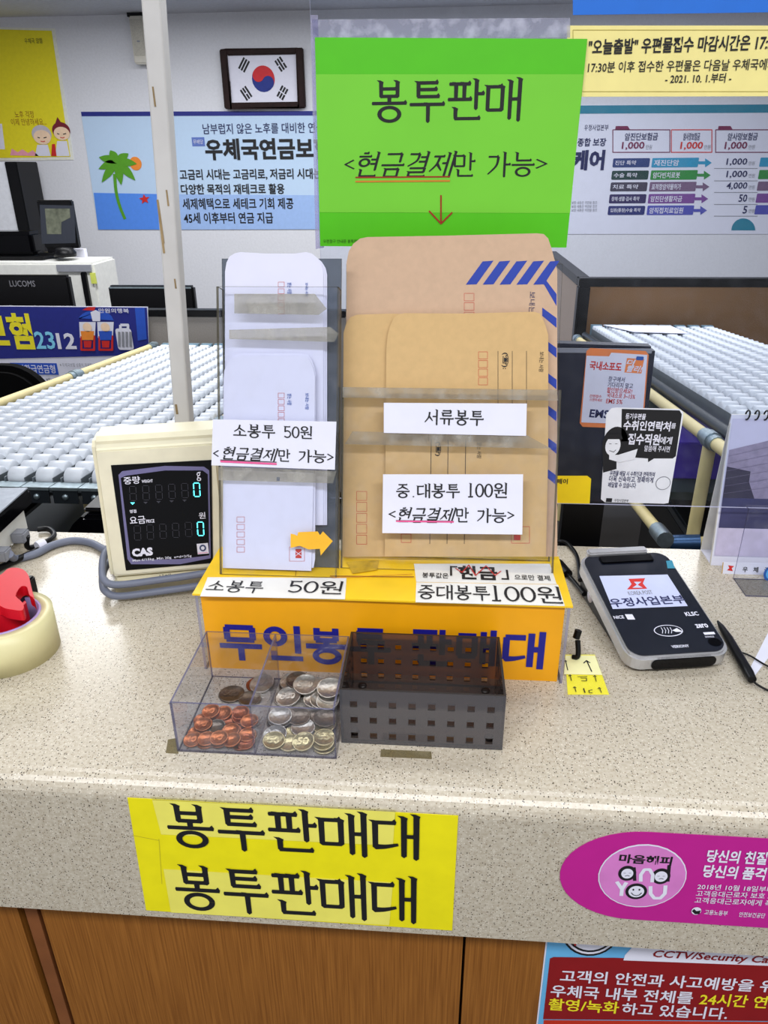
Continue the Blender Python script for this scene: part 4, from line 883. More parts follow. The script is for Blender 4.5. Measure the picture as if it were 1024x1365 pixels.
# black monitor back with leaflet and yellow card
yb = 1.02
a, b, zd = P(735, 458, y=yb), P(876, 462, y=yb), .76
c = P(868, 700, y=yb)
mk = thing('staff_monitor', ((a.x+b.x)/2, yb, zd), 'black monitor back behind the clear screen, with an orange and white leaflet on it', 'monitor')
BK = mat('perforated_black', (22, 26, 44), .5, var=.25, scale=500)
MB().prism([(a.x-.02, a.z-.235), (b.x+.006, a.z-.235), (b.x, a.z-.004), (a.x-.02, a.z)], 0, .03, Matrix(((1, 0, 0, 0), (0, 0, 1, yb), (0, 1, 0, 0), (0, 0, 0, 1)))).build('rear_cover', BK, mk, bevel=.006)
MB().box((a.x-.02, yb-.001, a.z-.012), (b.x-.006, yb+.001, a.z-.006)).build('top_seam', GREY, mk)
MB().box((.19, yb+.01, zd+.012), (.25, yb+.03, a.z-.2)).build('stand_neck', BLACK, mk); MB().box((.14, yb-.03, zd), (.30, yb+.12, zd+.012)).build('stand_base', BLACK, mk)
S = Sheet((0, yb-.0015, 1.2), (1, 0, 0), (0, 0, 1)).turned((783, 464), (865, 469))
l1 = thing('leaflet', S.w(*S.uv(815, 568)), 'white leaflet with orange bands and red letters, stuck on the black monitor back', 'leaflet')
S.paper('sheet', mat('leaflet_orange', (240, 136, 74), .5), [(787, 464), (861, 468), (865, 473), (857, 572), (777, 569), (773, 564), (782, 468)], .0004, l1, 0)
S = S.at(.0002)
S.poly('print_field', WHITE, [(782, 474), (812, 475), (815, 470), (863, 473), (856, 566), (775, 563)])
S.text(RED, '국내소포도', 786, 482, 829, 494, .03); S.rect('orange_box', MATS['leaflet_orange'], 834, 478, 857, 497, 2); S.text(WHITE, '더', 836, 479, 846, 487, .03, layer=3, shear=.3); S.text(WHITE, '빨리!', 836, 487, 856, 496, .03, layer=3, shear=.3); S.rect('van_mark', PBLUE, 848, 475, 858, 480, 3, .3)
for tx, a0, b0, a1, b1, m in (('창구에서', 811, 502, 833, 509, NAVYTX), ('기다리지 말고', 810, 510, 844, 517, NAVYTX), ('할인받으세요!', 809, 517, 843, 524, RED), ('국내소포 3~15%', 809, 524, 847, 531, RED), ('EMS 5%', 808, 532, 830, 538, RED), ('간편접수', 786, 526, 802, 530, RED), ('스캔하세요', 786, 531, 803, 535, RED)): S.text(m, tx, a0, b0, a1, b1, .01)
S.text(NAVYTX, 'EMS', 786, 546, 812, 557, .03)
S.flush(l1)
S = Sheet((0, SY-.002, 1.1), (1, 0, 0), (0, 0, 1))
yc = thing('yellow_card', S.w(*S.uv(765, 668)), 'small yellow card at the lower left corner of the clear screen, beside the envelope pocket', 'card')
S.paper('sheet', mat('card_yellow', (250, 216, 10), .5), [(735, 634), (783, 634), (788, 638), (786, 671), (735, 670)], .0004, yc, .001)
S = S.at(.0011); S.text(INK, '페이', 742, 638, 757, 645, .02); S.flush(yc)

sd = thing('staff_desk', (.1, 1.12, 0), 'dark desk on the staff side, just behind the stone counter', 'desk')
MB().box((-1.0, .985, zd-.03), (.55, 1.24, zd)).build('desk_top', mat('desk_black', (30, 32, 36), .5), sd)
for x in (-.97, .52): MB().box((x-.015, .99, 0), (x+.015, 1.23, zd-.03)).build('leg', BLACK, sd)
a, b = P(84, 686, y=1.05), P(160, 705, y=1.05)
pn = thing('receipt_printer', (a.x+.1, 1.1, zd), 'glossy black receipt printer behind the counter, left of the weight display', 'printer')
MB().prism([(a.x-.015, zd), (a.x+.26, zd), (a.x+.26, a.z), (a.x+.03, a.z-.002), (a.x+.01, a.z-.02), (a.x-.005, a.z-.04)], 0, .13, Matrix(((1, 0, 0, 0), (0, 0, 1, 1.05), (0, 1, 0, 0), (0, 0, 0, 1)))).build('body', GLOSSBLK, pn, bevel=.006)
MB().box((a.x+.03, 1.06, a.z), (a.x+.24, 1.14, a.z+.008)).build('lid', BLACK, pn, bevel=.003)
# ---------------------------------------------------------------- white post
pb, pt = P(257, 712, z=1.0), P(205, 0, y=.955)
d_ = (pt-pb); top = pb+d_*1.16
POLEM = mat('white_enamel', (208, 206, 204), .45, var=.06, scale=18)
po = thing('white_post', pb, 'chipped white metal post rising from the back edge of the counter, behind the weight display', 'post')
MB().prism(roundrect(-.011, -.011, .011, .011, .003, 3), 0, (top-pb).length, Matrix.Translation(pb) @ Vector((0, 0, 1)).rotation_difference(d_).to_matrix().to_4x4()).build('tube', POLEM, po)
MB().box((pb.x-.02, pb.y-.014, 1.0), (pb.x+.02, pb.y+.014, 1.006)).build('base_plate', POLEM, po)
CHIP = mat('paint_chip', (150, 128, 92), .7, var=.3)
for q, u, w_, h in ((.30, -.006, .003, .014), (.62, -.007, .0025, .02), (.55, .005, .002, .012), (.70, .003, .002, .018), (.86, -.004, .002, .02), (.66, -.008, .003, .05)):
    c = pb+d_*q; MB().box((c.x+u-w_/2, c.y-.0116, c.z-h/2), (c.x+u+w_/2, c.y-.0105, c.z+h/2)).build('paint_chip', CHIP, po)

# ---------------------------------------------------------------- weight display
MC = Matrix.Translation((-.414, .789, 1.0)) @ Matrix.Rotation(radians(14), 4, 'Z')
cas = thing('weight_display', MC @ Vector((.075, .03, 0)), 'cream price display with black screen and two lit zeros, left of the envelope stand', 'scale display')
YZ = Matrix(((0, 0, 1, 0), (1, 0, 0, 0), (0, 1, 0, 0), (0, 0, 0, 1)))     # profile (y,z) swept along x
CASM = mat('aged_cream', (224, 217, 188), .45, var=.05, scale=30)
MB().prism([(.004, .022), (.030, .196), (.042, .204), (.085, .204), (.075, .022)], 0, .152, MC @ YZ).build('housing', CASM, cas, bevel=.006, seg=3)
MB().prism([(.0, 0), (.002, .024), (.078, .024), (.08, 0)], .004, .148, MC @ YZ).build('base', CASM, cas, bevel=.004)
ex = (MC.to_3x3() @ Vector((1, 0, 0))); ey = (MC.to_3x3() @ Vector((0, .026, .174)))
S = Sheet(MC @ Vector((.0, .0035, .022)), ex, ey, .0003)
MB().prism(roundrect(.006, .008, .146, .168, .006), -.002, .0008, S.M).build('front_bezel', mat('pale_cream', (232, 226, 200), .45), cas)
S = S.at(.001)
PURP = mat('screen_lilac', (112, 108, 150), .3)
q = S.uvs([(148, 620), (282, 613), (284, 750), (168, 760)])
MB().prism(q[::-1] if sum(q[i][0]*q[(i+1) % 4][1]-q[(i+1) % 4][0]*q[i][1] for i in range(4)) < 0 else q, 0, .001, S.M).build('screen', GLOSSBLK, cas, label='glossy black screen')
S = S.at(.0011)
S.poly('screen_print', PURP, [(158, 633), (163, 628), (220, 621), (272, 622), (279, 627), (281, 744), (240, 752), (175, 752), (170, 745)])
S.poly('screen_print', GLOSSBLK, [(161, 637), (168, 634), (220, 627), (270, 627), (277, 632), (279, 740), (240, 745), (180, 746), (174, 742)], 2)
def seg7(part, m, cx, cy, w, h, on, wd):
    x0, x1, y0, y1 = cx-w/2, cx+w/2, cy-h/2, cy+h/2; k = w*.06
    sg = {'a': ((x0, y0), (x1, y0)), 'b': ((x1, y0), (x1+k, cy)), 'c': ((x1+k, cy), (x1+2*k, y1)), 'd': ((x0+2*k, y1), (x1+2*k, y1)), 'e': ((x0+k, cy), (x0+2*k, y1)), 'f': ((x0, y0), (x0+k, cy)), 'g': ((x0+k, cy), (x1+k, cy))}
    for s in on:
        a, b = sg[s]; a2 = (a[0]+(b[0]-a[0])*.1, a[1]+(b[1]-a[1])*.1); b2 = (b[0]-(b[0]-a[0])*.1, b[1]-(b[1]-a[1])*.1)
        S.line(part, m, [a2, b2], wd, 4)
GH = mat('unlit_segment', (56, 56, 66), .4); LIT = mat('lit_cyan', (90, 240, 250), .4, emit=1.4)
for i in range(5):
    seg7('unlit_digit', GH, 177+17.3*i, 657.5-1.0*i, 8.5, 19, 'abcdefg', .0006); seg7('unlit_digit', GH, 183+17*i, 710-1.2*i, 8.5, 19, 'abcdefg', .0006)
    S.poly('unlit_digit', LIT if i == 0 else GH, [(174+17.3*i, 669.5-i), (180+17.3*i, 669.5-i), (177+17.3*i, 672.5-i)], 4)
seg7('lit_digit', LIT, 262, 652.5, 8, 18, 'abcdef', .0013); seg7('lit_digit', LIT, 267, 704.5, 8, 18, 'abcdef', .0013)
for tx, a0, b0, a1, b1, bo in (('중량', 165, 635, 187, 645, .01), ('WEIGHT', 189, 639, 204, 643, .02), ('g', 262, 629, 268, 641, .0), ('영점', 173, 679, 182, 683.5, .02), ('요금', 173, 688, 194, 698, .01), ('PRICE', 195, 692, 206, 696.5, .02), ('원', 265, 682.5, 274, 691, .01), ('CAS', 176, 730, 204, 741, .06), ('Max 6/15kg  Min 20g  e=d=2/5g', 177, 742, 256, 746, .01)): S.text(WHITE, tx, a0, b0, a1, b1, bo, layer=4)
S.rect('mark_sticker', WHITE, 263, 724, 278, 738, 4); S.disc('mark_sticker', mat('mark_blue', (60, 70, 110), .5), 270.5, 730, 4.5, 4.5, 5); S.disc('mark_sticker', WHITE, 270.5, 730, 2.4, 2.4, 6); S.line('mark_sticker', PINKMARK, [(264, 737), (277, 736)], .0006, 5)
S.text(INK, '상대', 211, 765, 228, 776, 0, layer=1)
S.flush(cas)
CABLE = mat('grey_cable', (112, 118, 136), .45, var=.04)
for k, (z0, z1, off) in enumerate(((.036, .024, .010), (.016, .009, .013))):
    pts = [(-.004, .07, z0+.008), (-off, .04, z0+.006), (-off+.001, .012, z0), (-.004, -off*.8, z1+.006), (.012, -off-.001, z1), (.06, -off, z1+.001), (.11, -off, z1+.004), (.165, -off+.004, z1+.008)]
    MB().tube([MC @ Vector(p) for p in spline(pts, 5)], .0048, 10).build('cable_loop', CABLE, cas)

# ---------------------------------------------------------------- counter scale at the left edge
f = P(52, 713, z=1.0); zt = P(52, 650, y=f.y).z; zm = zt-.024
s0 = P(0, 683, z=zt); ya = atan2(f.x-s0.x, f.y-s0.y)
MS = Matrix.Translation((f.x, f.y, 1.0)) @ Matrix.Rotation(-ya, 4, 'Z')
sc_ = thing('counter_scale', MS @ Vector((-.15, -.15, 0)), 'steel-topped postal scale at the left edge of the counter, its corner beside the grey cable', 'scale')
hz = zt-1.0
MB().box((-.31, -.30, hz-.002), (.0, .0, hz), MS).build('steel_plate', mat('brushed_steel', (140, 146, 156), .5, .5, var=.1, scale=120), sc_, bevel=.0008)
MB().box((-.312, -.302, hz-.026), (.002, .002, hz-.0025), MS).build('platform_skirt', GLOSSBLK, sc_, bevel=.003)
MB().box((-.30, -.29, .014), (-.008, -.008, hz-.027), MS).build('base_body', WPL, sc_, bevel=.004)
for x, y in ((-.02, -.02), (-.29, -.02), (-.02, -.28), (-.29, -.28)): MB().lathe([(.010, 0), (.010, .014)], 14, MS @ Matrix.Translation((x, y, 0))).build('foot', WPL, sc_)
for y in (-.055, -.11):
    MB().box((-.007, y-.01, .018), (.012, y+.01, .034), MS).build('connector', GREY, sc_, bevel=.002)
g = lambda *a: P(*a, z=1.006)
c0 = MS @ Vector((.012, -.11, .026))
tag(MB().tube(spline([c0, g(22, 745), g(48, 738), g(70, 727), g(95, 721), g(118, 723), g(134, 730), MC @ Vector((-.004, .075, .02))], 6), .0055, 12).build('grey_cable', CABLE), 'grey cable running from the postal scale to the weight display', 'cable')
c1 = MS @ Vector((.012, -.055, .026))
tag(MB().tube(spline([c1, g(38, 730), g(62, 722), g(72, 713), g(64, 705), g(50, 706)], 6), .004, 10).build('black_cable', BLACK), 'black cable looped behind the grey cable beside the postal scale', 'cable')
tag(MB().tube(spline([g(-20, 766), g(10, 752), g(36, 740), g(52, 733)], 6), .0045, 10).build('black_cable', BLACK), 'black cable running left along the counter in front of the postal scale', 'cable')
q = g(55, 729)
tag(MB().lathe([(.0075, -.006), (.0078, 0), (.0075, .006)], 12, Matrix.Translation(q+Vector((0, 0, .003))) @ Matrix.Rotation(radians(60), 4, 'Z') @ Matrix.Rotation(pi/2, 4, 'Y')).build('cable_tie', WHITE), 'white tie wrapped around the grey cable near the postal scale', 'cable tie')

# ---------------------------------------------------------------- tape gun lying on its side
pa, pm, pc = P(72, 876, z=1.0), P(48, 895, z=1.0), P(4, 909, z=1.0)
def circ3(a, b, c):
    d = 2*(a.x*(b.y-c.y)+b.x*(c.y-a.y)+c.x*(a.y-b.y)); A, B, C_ = a.x**2+a.y**2, b.x**2+b.y**2, c.x**2+c.y**2
    ux = (A*(b.y-c.y)+B*(c.y-a.y)+C_*(a.y-b.y))/d; uy = (A*(c.x-b.x)+B*(a.x-c.x)+C_*(b.x-a.x))/d
    return ux, uy, hypot(a.x-ux, a.y-uy)
tr_ = .053; tx_, ty_ = -.4835, .668
tg = thing('tape_gun', (tx_, ty_, 1.0), 'red packing tape gun with a cream tape roll, at the left edge of the counter', 'tape dispenser')
MT = Matrix.Translation((tx_, ty_, 1.0))
TAPEM = mat('tan_tape', (222, 214, 164), .35, var=.03); LILC = mat('lilac_core', (176, 150, 206), .5)
MB().lathe([(.041, 0), (tr_, 0), (tr_, .048), (.041, .048)], 48, MT, closed=True).build('tape_roll', TAPEM, tg)
MB().lathe([(.038, .0005), (.041, .0005), (.041, .0485), (.038, .0485)], 48, MT, closed=True).build('roll_core', LILC, tg, label='lilac cardboard core')
REDP = mat('glossy_red', (206, 16, 34), .42, var=.03, spec=.25)
S = Sheet((tx_, ty_, 1.062), (1, 0, 0), (0, 1, 0))
out = [(-40, 806), (-30, 784), (0, 771), (11, 762), (22, 760.5), (32, 763), (39, 771), (42, 784), (47, 803), (44, 800), (40, 797), (37, 787), (32, 785), (27, 788), (22, 798), (30, 806), (33, 813), (30, 818), (18, 817), (8, 815), (0, 811)]
qs = S.uvs(out); qs = qs[::-1]
sp_ = [(v.x, v.y) for v in spline([(a, b, 0) for a, b in qs]+[(qs[0][0], qs[0][1], 0)], 3)][:-1]
MB().prism(sp_, -.009, .004, S.M, smooth=False).build('side_plate', REDP, tg, bevel=.003, seg=3)
MB().lathe([(.008, .002), (.030, .002), (.030, .006), (.012, .012), (.012, .054), (0, .055)], 28, Matrix.Translation((tx_-.012, ty_+.002, 1.0))).build('hub', REDP, tg)
wv = spline([(tx_-.03, ty_-.028, 0), (tx_-.012, ty_-.026, 0), (tx_-.004, ty_-.014, 0), (tx_+.006, ty_-.004, 0), (tx_+.020, ty_+.003, 0), (tx_+.022, ty_+.016, 0)], 5)
wp = [(v.x, v.y) for v in wv]; wq = [(x-.004, y+.004) for x, y in wp[::-1]]
MB().prism(wp+wq, 1.004, 1.056, smooth=True).build('curved_wall', REDP, tg)
b0 = P(42, 775, z=1.055); MB().box((b0.x-.004, b0.y-.045, 1.012), (b0.x+.004, b0.y+.004, 1.062)).build('cutter_guard', BLACK, tg, bevel=.002)

# ---------------------------------------------------------------- coin tray
TX0, TX1, TY0, TY1, TZ = -.2395, -.0875, .5225, .638, 1.058
XD = -.166
tray = thing('coin_tray', ((TX0+TX1)/2, TY0, 1.0), 'clear plastic two-part tray full of coins, in front of the orange box', 'tray')
TRC = clear('tray_acrylic', (243, 244, 248), 1.0, .02, smudge=.04); TRE = clear('tray_edge', (150, 150, 178), 1.0, .25, (150, 148, 180))
th = .0018
MB().plate((TX0, TY0, 1.0), (TX1, TY0+th, TZ)).build('front_wall', [TRC, TRE], tray); MB().plate((TX0, TY1-th, 1.0), (TX1, TY1, TZ)).build('back_wall', [TRC, TRE], tray)
for nm, x in (('side_wall', TX0), ('side_wall', TX1-th), ('divider', XD)): MB().plate((x, TY0+th, 1.0), (x+th, TY1-th, TZ)).build(nm, [TRC, TRE], tray)
MB().plate((TX0+th, TY0+th, 1.0), (TX1-th, TY1-th, 1.0016)).build('tray_floor', [TRC, TRE], tray)

# coins: seen place in the photo, radius, metal, label
def coin_mat(name, c, r=.3): return mat(name, c, r, .85, var=.18, scale=320, bump=.22)
COPPER, COPPER2, BRASS, NICKEL, DULL = coin_mat('coin_copper', (178, 106, 68)), coin_mat('coin_dark_copper', (150, 88, 64)), coin_mat('coin_brass', (184, 172, 132)), coin_mat('coin_nickel', (176, 172, 165)), coin_mat('coin_dull', (112, 102, 92))
REL = {'COP': .009, '50': .0108, '100': .012, '500': .0133}
def numeral_mesh(txt, r, m):
    vs, fs = font_polys(txt, .03); xs = [v[0] for v in vs]; ys = [v[1] for v in vs]; w = max(xs)-min(xs); h = max(ys)-min(ys); k = min(1.15*r/w, .8*r/h)
    b = MB(); b.add([((x-(max(xs)+min(xs))/2)*k, (y-(max(ys)+min(ys))/2)*k, .00095) for x, y in vs], fs)
    return b.build('numeral', m)
PROTO = {}
def coin_proto(kind, m):
    if (kind, m.name) not in PROTO:
        r = REL[kind]; t = .0008
        b = MB().lathe([(0, -t), (r-.0002, -t), (r, -t+.0002), (r, t-.0002), (r-.0002, t), (r-.0011, t), (r-.0014, t-.0003), (0, t-.0003)], 30)
        o = b.build('coin', [m]); o.data.name = 'coin_'+kind
        PROTO[(kind, m.name)] = [o, False, numeral_mesh({'COP': '10'}.get(kind, kind), r, m)]
    return PROTO[(kind, m.name)]
placed = []
def put_coin(px, py, kind, m, label, group, numeral=False, tilt=6, h0=None):
    r = REL[kind]; z = 1.0024
    for _ in range(3):
        q = P(px, py, z=z); zz = 1.0024
        for (x, y, z2, r2) in placed:
            d = hypot(q.x-x, q.y-y)
            if d < (r+r2)*.80: zz = max(zz, z2+.0019)
        z = zz
    lo, hi = (TX0+th, XD) if q.x < XD else (XD+th, TX1-th)
    q.x = min(max(q.x, lo+r+.001), hi-r-.001); q.y = min(max(q.y, TY0+th+r+.001), TY1-th-r-.001)
    pr_ = coin_proto(kind, m)
    if not pr_[1]: o = pr_[0]; pr_[1] = True
    else: o = pr_[0].copy(); COL.objects.link(o)
    nb = sum(1 for (x, y, z2, r2) in placed if hypot(q.x-x, q.y-y) < r+r2 and z2 < z)
    tl = radians(random.uniform(3, tilt+5)) if nb else 0
    o.location = (q.x, q.y, z+(r*sin(tl)*.35 if nb else 0))
    o.rotation_euler = (tl*cos(random.uniform(-1, 1)), tl*random.uniform(-.8, .8), 0)
    placed.append((q.x, q.y, z, r)); tag(o, label, 'coin', group)
    if numeral:
        n = pr_[2].copy(); COL.objects.link(n); n.parent = o
    return o
def cp(x, y): return 210+x/4.096, 820+y/4.096
GL, GR = 'coins in the left half of the clear tray', 'coins in the right half of the clear tray'
CL = 'copper coin heaped at the front of the left half of the clear tray'
CD = 'dull grey coin lying at the back of the clear tray against the divider'
CB = 'silver coin heaped at the back of the right half of the clear tray'
CF = 'brass-toned coin lying at the front of the right half of the clear tray'
for x, y, k, m, lb, nu in (
  (197, 640, 'COP', COPPER, CL, 0), (390, 590, 'COP', COPPER2, CL, 0), (320, 560, 'COP', COPPER2, CL, 0), (262, 700, 'COP', COPPER, CL, 0), (450, 722, 'COP', COPPER2, CL, 0), (330, 700, 'COP', COPPER2, CL, 0), (225, 570, 'COP', COPPER, CL, 0), (450, 630, 'COP', COPPER2, CL, 0), (495, 728, 'COP', COPPER2, CL, 0), (455, 560, 'COP', COPPER2, CL, 0), (400, 630, 'COP', COPPER, CL, 0), (500, 590, 'COP', COPPER, CL, 0),
  (187, 688, 'COP', COPPER, 'copper coin at the far left of the coin heap in the clear tray', 1), (400, 698, 'COP', COPPER, CL, 0), (262, 690, 'COP', COPPER, CL, 0), (332, 680, 'COP', COPPER, 'copper coin at the front middle of the left coin heap', 1), (322, 608, 'COP', DULL, CL.replace('copper', 'darkened'), 0), (250, 597, 'COP', COPPER, 'bright copper coin atop the left side of the copper heap', 1), (358, 538, 'COP', COPPER, CL, 0), (292, 527, 'COP', COPPER, 'copper coin at the rear of the copper heap in the clear tray', 1), (453, 535, 'COP', COPPER2, CL, 0), (490, 655, 'COP', COPPER, 'copper coin leaning against the divider at the front of the tray', 0), (502, 580, 'COP', COPPER, CL, 0),
  (405, 430, '500', DULL, 'large dark coin lying alone at the back of the left half of the tray', 1), (505, 455, '100', DULL, CD, 0), (548, 372, '100', COPPER2, 'brownish coin at the very back of the left half, by the divider', 0), (590, 350, '500', NICKEL, CD, 0)): put_coin(*cp(x, y), k, m, lb, GL, nu, 9)
for x, y, k, m, lb, nu in (
  (960, 365, '500', NICKEL, CB, 0), (735, 355, '100', NICKEL, CB, 0), (860, 375, '500', NICKEL, CB, 0), (735, 352, '100', DULL, CB, 0), (770, 350, '100', DULL, CB, 0), (945, 440, '500', NICKEL, CB, 0), (860, 460, '100', NICKEL, CB, 0), (895, 466, '100', NICKEL, CB, 0), (930, 470, '100', NICKEL, CB, 0), (705, 455, '500', NICKEL, CB, 0), (715, 448, '500', NICKEL, 'large silver coin beside the divider at the back of the right half of the tray', 1), (945, 430, '500', NICKEL, CB, 0), (735, 343, '100', NICKEL, CB, 0), (770, 338, '100', DULL, CB, 0), (810, 382, '500', NICKEL, 'large silver coin leaning on the heap in the middle of the back right tray', 1), (960, 345, '500', NICKEL, 'large silver coin in the back right corner of the clear tray', 0), (940, 402, '500', NICKEL, CB, 0), (940, 400, '500', NICKEL, CB, 0)): put_coin(*cp(x, y), k, m, lb, GR, nu, 10)
for x, y, k, m, lb, nu in (
  (610, 580, '100', DULL, CF, 0), (670, 570, '100', NICKEL, CF.replace('brass-toned', 'silver'), 0), (850, 565, '100', DULL, CF, 0), (910, 600, '100', BRASS, CF, 0), (740, 650, '50', BRASS, CF, 0), (795, 615, '100', NICKEL, CF.replace('brass-toned', 'silver'), 0), (720, 718, '50', BRASS, CF, 0), (910, 715, '50', BRASS, CF, 0), (905, 695, '50', BRASS, CF, 0), (640, 655, '100', NICKEL, 'silver coin just behind the front brass coin by the divider', 1), (770, 555, '100', DULL, CF, 0), (915, 565, '100', DULL, CF, 0), (670, 552, '100', NICKEL, CF.replace('brass-toned', 'silver'), 0), (910, 668, '50', BRASS, 'brass coin topping the short stack in the front right corner of the tray', 1), (795, 700, '50', BRASS, 'brass coin lying flat at the front middle of the right half of the tray', 1), (630, 705, '50', BRASS, 'pale brass coin marked 50 at the front of the tray beside the divider', 1)): put_coin(*cp(x, y), k, m, lb, GR, nu, 10)
for k_, v in list(PROTO.items()): bpy.data.objects.remove(v[2])

# ---------------------------------------------------------------- smoky basket
KX0, KX1, KY0, KY1, KZ = -.0858, .0672, .5445, .6385, 1.0635
SMK = clear('smoky_plastic', (190, 168, 150), 1.3, .16, (128, 126, 126), .08); SMKE = mat('smoky_edge', (34, 28, 26), .3)  # grey haze paints a soft room reflection into the brown plastic
bk = thing('perforated_basket', ((KX0+KX1)/2, KY0, 1.0), 'empty smoky brown plastic basket with rows of square holes, right of the coin tray', 'basket')
SMKR = clear('smoky_plastic_painted_sheen', (192, 176, 162), 1.3, .25, (146, 146, 152), .08)  # front wall only: paler haze painted in as the lobby's reflection
def holed(name, L, H, nx, ny, hw, M, t=.0022, x_in=.013, y0=.010, dy=.0185):
    """a panel with a grid of square holes, laid in local x,z with thickness along y"""
    xs = [x_in+(L-2*x_in)*i/(nx-1) for i in range(nx)]; zs = [y0+dy*j for j in range(ny)]
    gx = sorted([0, L]+[x-hw/2 for x in xs]+[x+hw/2 for x in xs]); gz = sorted([0, H]+[z-hw/2 for z in zs]+[z+hw/2 for z in zs])
    V = {}; b = MB(); vs = []; fs = []; mi = []
    def vid(i, j, s):
        if (i, j, s) not in V: V[(i, j, s)] = len(vs); vs.append((gx[i], t*s, gz[j]))
        return V[(i, j, s)]
    solid = lambda i, j: 0 <= i < len(gx)-1 and 0 <= j < len(gz)-1 and not (i % 2 == 1 and j % 2 == 1)
    for i in range(len(gx)-1):
        for j in range(len(gz)-1):
            if not solid(i, j): continue
            fs.append((vid(i, j, 0), vid(i+1, j, 0), vid(i+1, j+1, 0), vid(i, j+1, 0))); mi.append(0)
            fs.append((vid(i, j, 1), vid(i, j+1, 1), vid(i+1, j+1, 1), vid(i+1, j, 1))); mi.append(0)
            for di, dj, e in ((-1, 0, ((i, j), (i, j+1))), (1, 0, ((i+1, j+1), (i+1, j))), (0, -1, ((i+1, j), (i, j))), (0, 1, ((i, j+1), (i+1, j+1)))):
                if not solid(i+di, j+dj):
                    (a, b_), (c, d) = e; fs.append((vid(a, b_, 0), vid(c, d, 0), vid(c, d, 1), vid(a, b_, 1))); mi.append(1)
    b.add(vs, fs, mi=mi, M=M); return b.build(name, [SMKR if name == 'front_wall' else SMK, SMKE], bk)
LX, LY = KX1-KX0, KY1-KY0
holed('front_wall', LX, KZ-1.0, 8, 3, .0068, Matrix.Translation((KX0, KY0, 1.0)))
holed('back_wall', LX, KZ-1.0, 8, 3, .0062, Matrix.Translation((KX0, KY1-.0022, 1.0)))
for x in (KX0, KX1-.0022): holed('side_wall', LY-.0044, KZ-1.0, 5, 3, .0064, Matrix.Translation((x+.0022, KY0+.0022, 1.0)) @ Matrix.Rotation(pi/2, 4, 'Z'))
MB().plate((KX0+.0022, KY0+.0022, 1.001), (KX1-.0022, KY1-.0022, 1.0032)).build('basket_floor', [SMK, SMKE], bk)
for x in (KX0+.012, KX1-.012):
    for y in (KY0+.012, KY1-.012): MB().lathe([(.0045, 1.0032), (.0045, 1.005), (.003, 1.0058), (0, 1.006)], 12, Matrix.Translation((x, y, 0))).build('corner_stud', SMKE, bk)

# ---------------------------------------------------------------- card terminal
MTT = Matrix.Translation((.2085, .669, 1.0)) @ Matrix.Rotation(radians(9.5), 4, 'Z')
tm = thing('card_terminal', MTT @ Vector((.057, .09, 0)), 'black and silver card payment terminal with lit screen, right of the orange box', 'card terminal')
TW, TL, TT = .116, .182, radians(9.5)
MTL = MTT @ Matrix.Translation((0, 0, .003)) @ Matrix.Rotation(TT, 4, 'X')
SILV = mat('silver_plastic', (190, 190, 192), .25, .6, var=.04)
MB().prism(roundrect(0, 0, TW, TL, .018, 6), .0, .019, MTL).build('silver_shell', SILV, tm, bevel=.0025, seg=2)
MB().prism([(.012, 0), (.17, 0), (.178, .033), (.02, .007), (.012, .004)], .006, TW-.006, MTT @ YZ).build('wedge_stand', BLACK, tm, bevel=.002)
FACE = mat('terminal_black', (20, 24, 36), .22, var=.1)
MB().prism(roundrect(.0035, .004, TW-.0035, TL-.004, .016, 6), .0185, .0202, MTL).build('face_panel', FACE, tm)
MB().prism(roundrect(.024, TL-.022, TW-.024, TL-.008, .003, 4), .020, .0225, MTL).build('printer_slot', GLOSSBLK, tm, bevel=.001)
MB().prism(roundrect(.012, TL-.006, TW-.026, TL+.006, .004, 4), .012, .025, MTL).build('rear_ridge', SILV, tm, bevel=.002)
S = Sheet(MTL @ Vector((0, 0, .0203)), MTL.to_3x3() @ Vector((1, 0, 0)), MTL.to_3x3() @ Vector((0, 1, 0)), .0002)
S.poly('screen', mat('lit_screen', (186, 192, 222), .2, emit=.16, var=.03), [(799, 768), (890, 766), (917, 808), (817, 812)])
S.poly('red_mark', RED, [(838, 772), (860, 771), (857, 778), (863, 785), (836, 786), (842, 779)], 2); S.poly('red_mark', MATS['lit_screen'], [(845, 776), (855, 776), (850, 780), (857, 784), (843, 784), (849, 780)], 3)
S.text(GREY, 'KOREA POST', 837, 788, 870, 793, .01, layer=3); S.text(NAVYTX, '우정사업본부', 812, 796, 914, 807, .02, layer=3)
S.text(WHITE, 'NICE', 818, 821, 832, 825, .02); S.poly('white_square', WHITE, [(833, 819), (843, 819), (847, 826), (837, 826)]); S.text(WHITE, 'KLSC', 913, 816, 931, 821, .03); S.text(WHITE, 'zero', 927, 832, 944, 837, .03)
S.disc('contactless_ring', WHITE, 891, 841, 19.5, 7.3, 2); S.disc('contactless_ring', FACE, 891, 841, 18.3, 6.4, 3)
for k in range(4): S.line('contactless_ring', WHITE, [(881+4*k, 837), (883.5+4*k, 841), (883+4*k, 845)], .0007, 4)
S.poly('contactless_ring', WHITE, [(896, 841), (902, 838), (909, 842), (911, 843), (901, 843)], 4)
S.rect('badge', WHITE, 938, 843, 953, 846, 2); S.text(WHITE, 'DONGLE', 940, 848, 952, 850, .01); S.disc('badge', GLOSSBLK, 953, 856, 9, 5, 2); S.poly('badge', TEAL, [(888, 748), (896, 747), (900, 758), (890, 758)], 2)
S.text(WHITE, 'WHISKER'[:0] or 'VERIONY', 895, 860, 919, 863.5, .02)
S.flush(tm)
FM = MTL @ Matrix(((1, 0, 0, 0), (0, 0, 1, 0), (0, 1, 0, 0), (0, 0, 0, 1)))
MB().prism(roundrect(.026, .0025, .098, .0165, .006, 5), -.0012, .003, FM).build('card_slot', GLOSSBLK, tm)
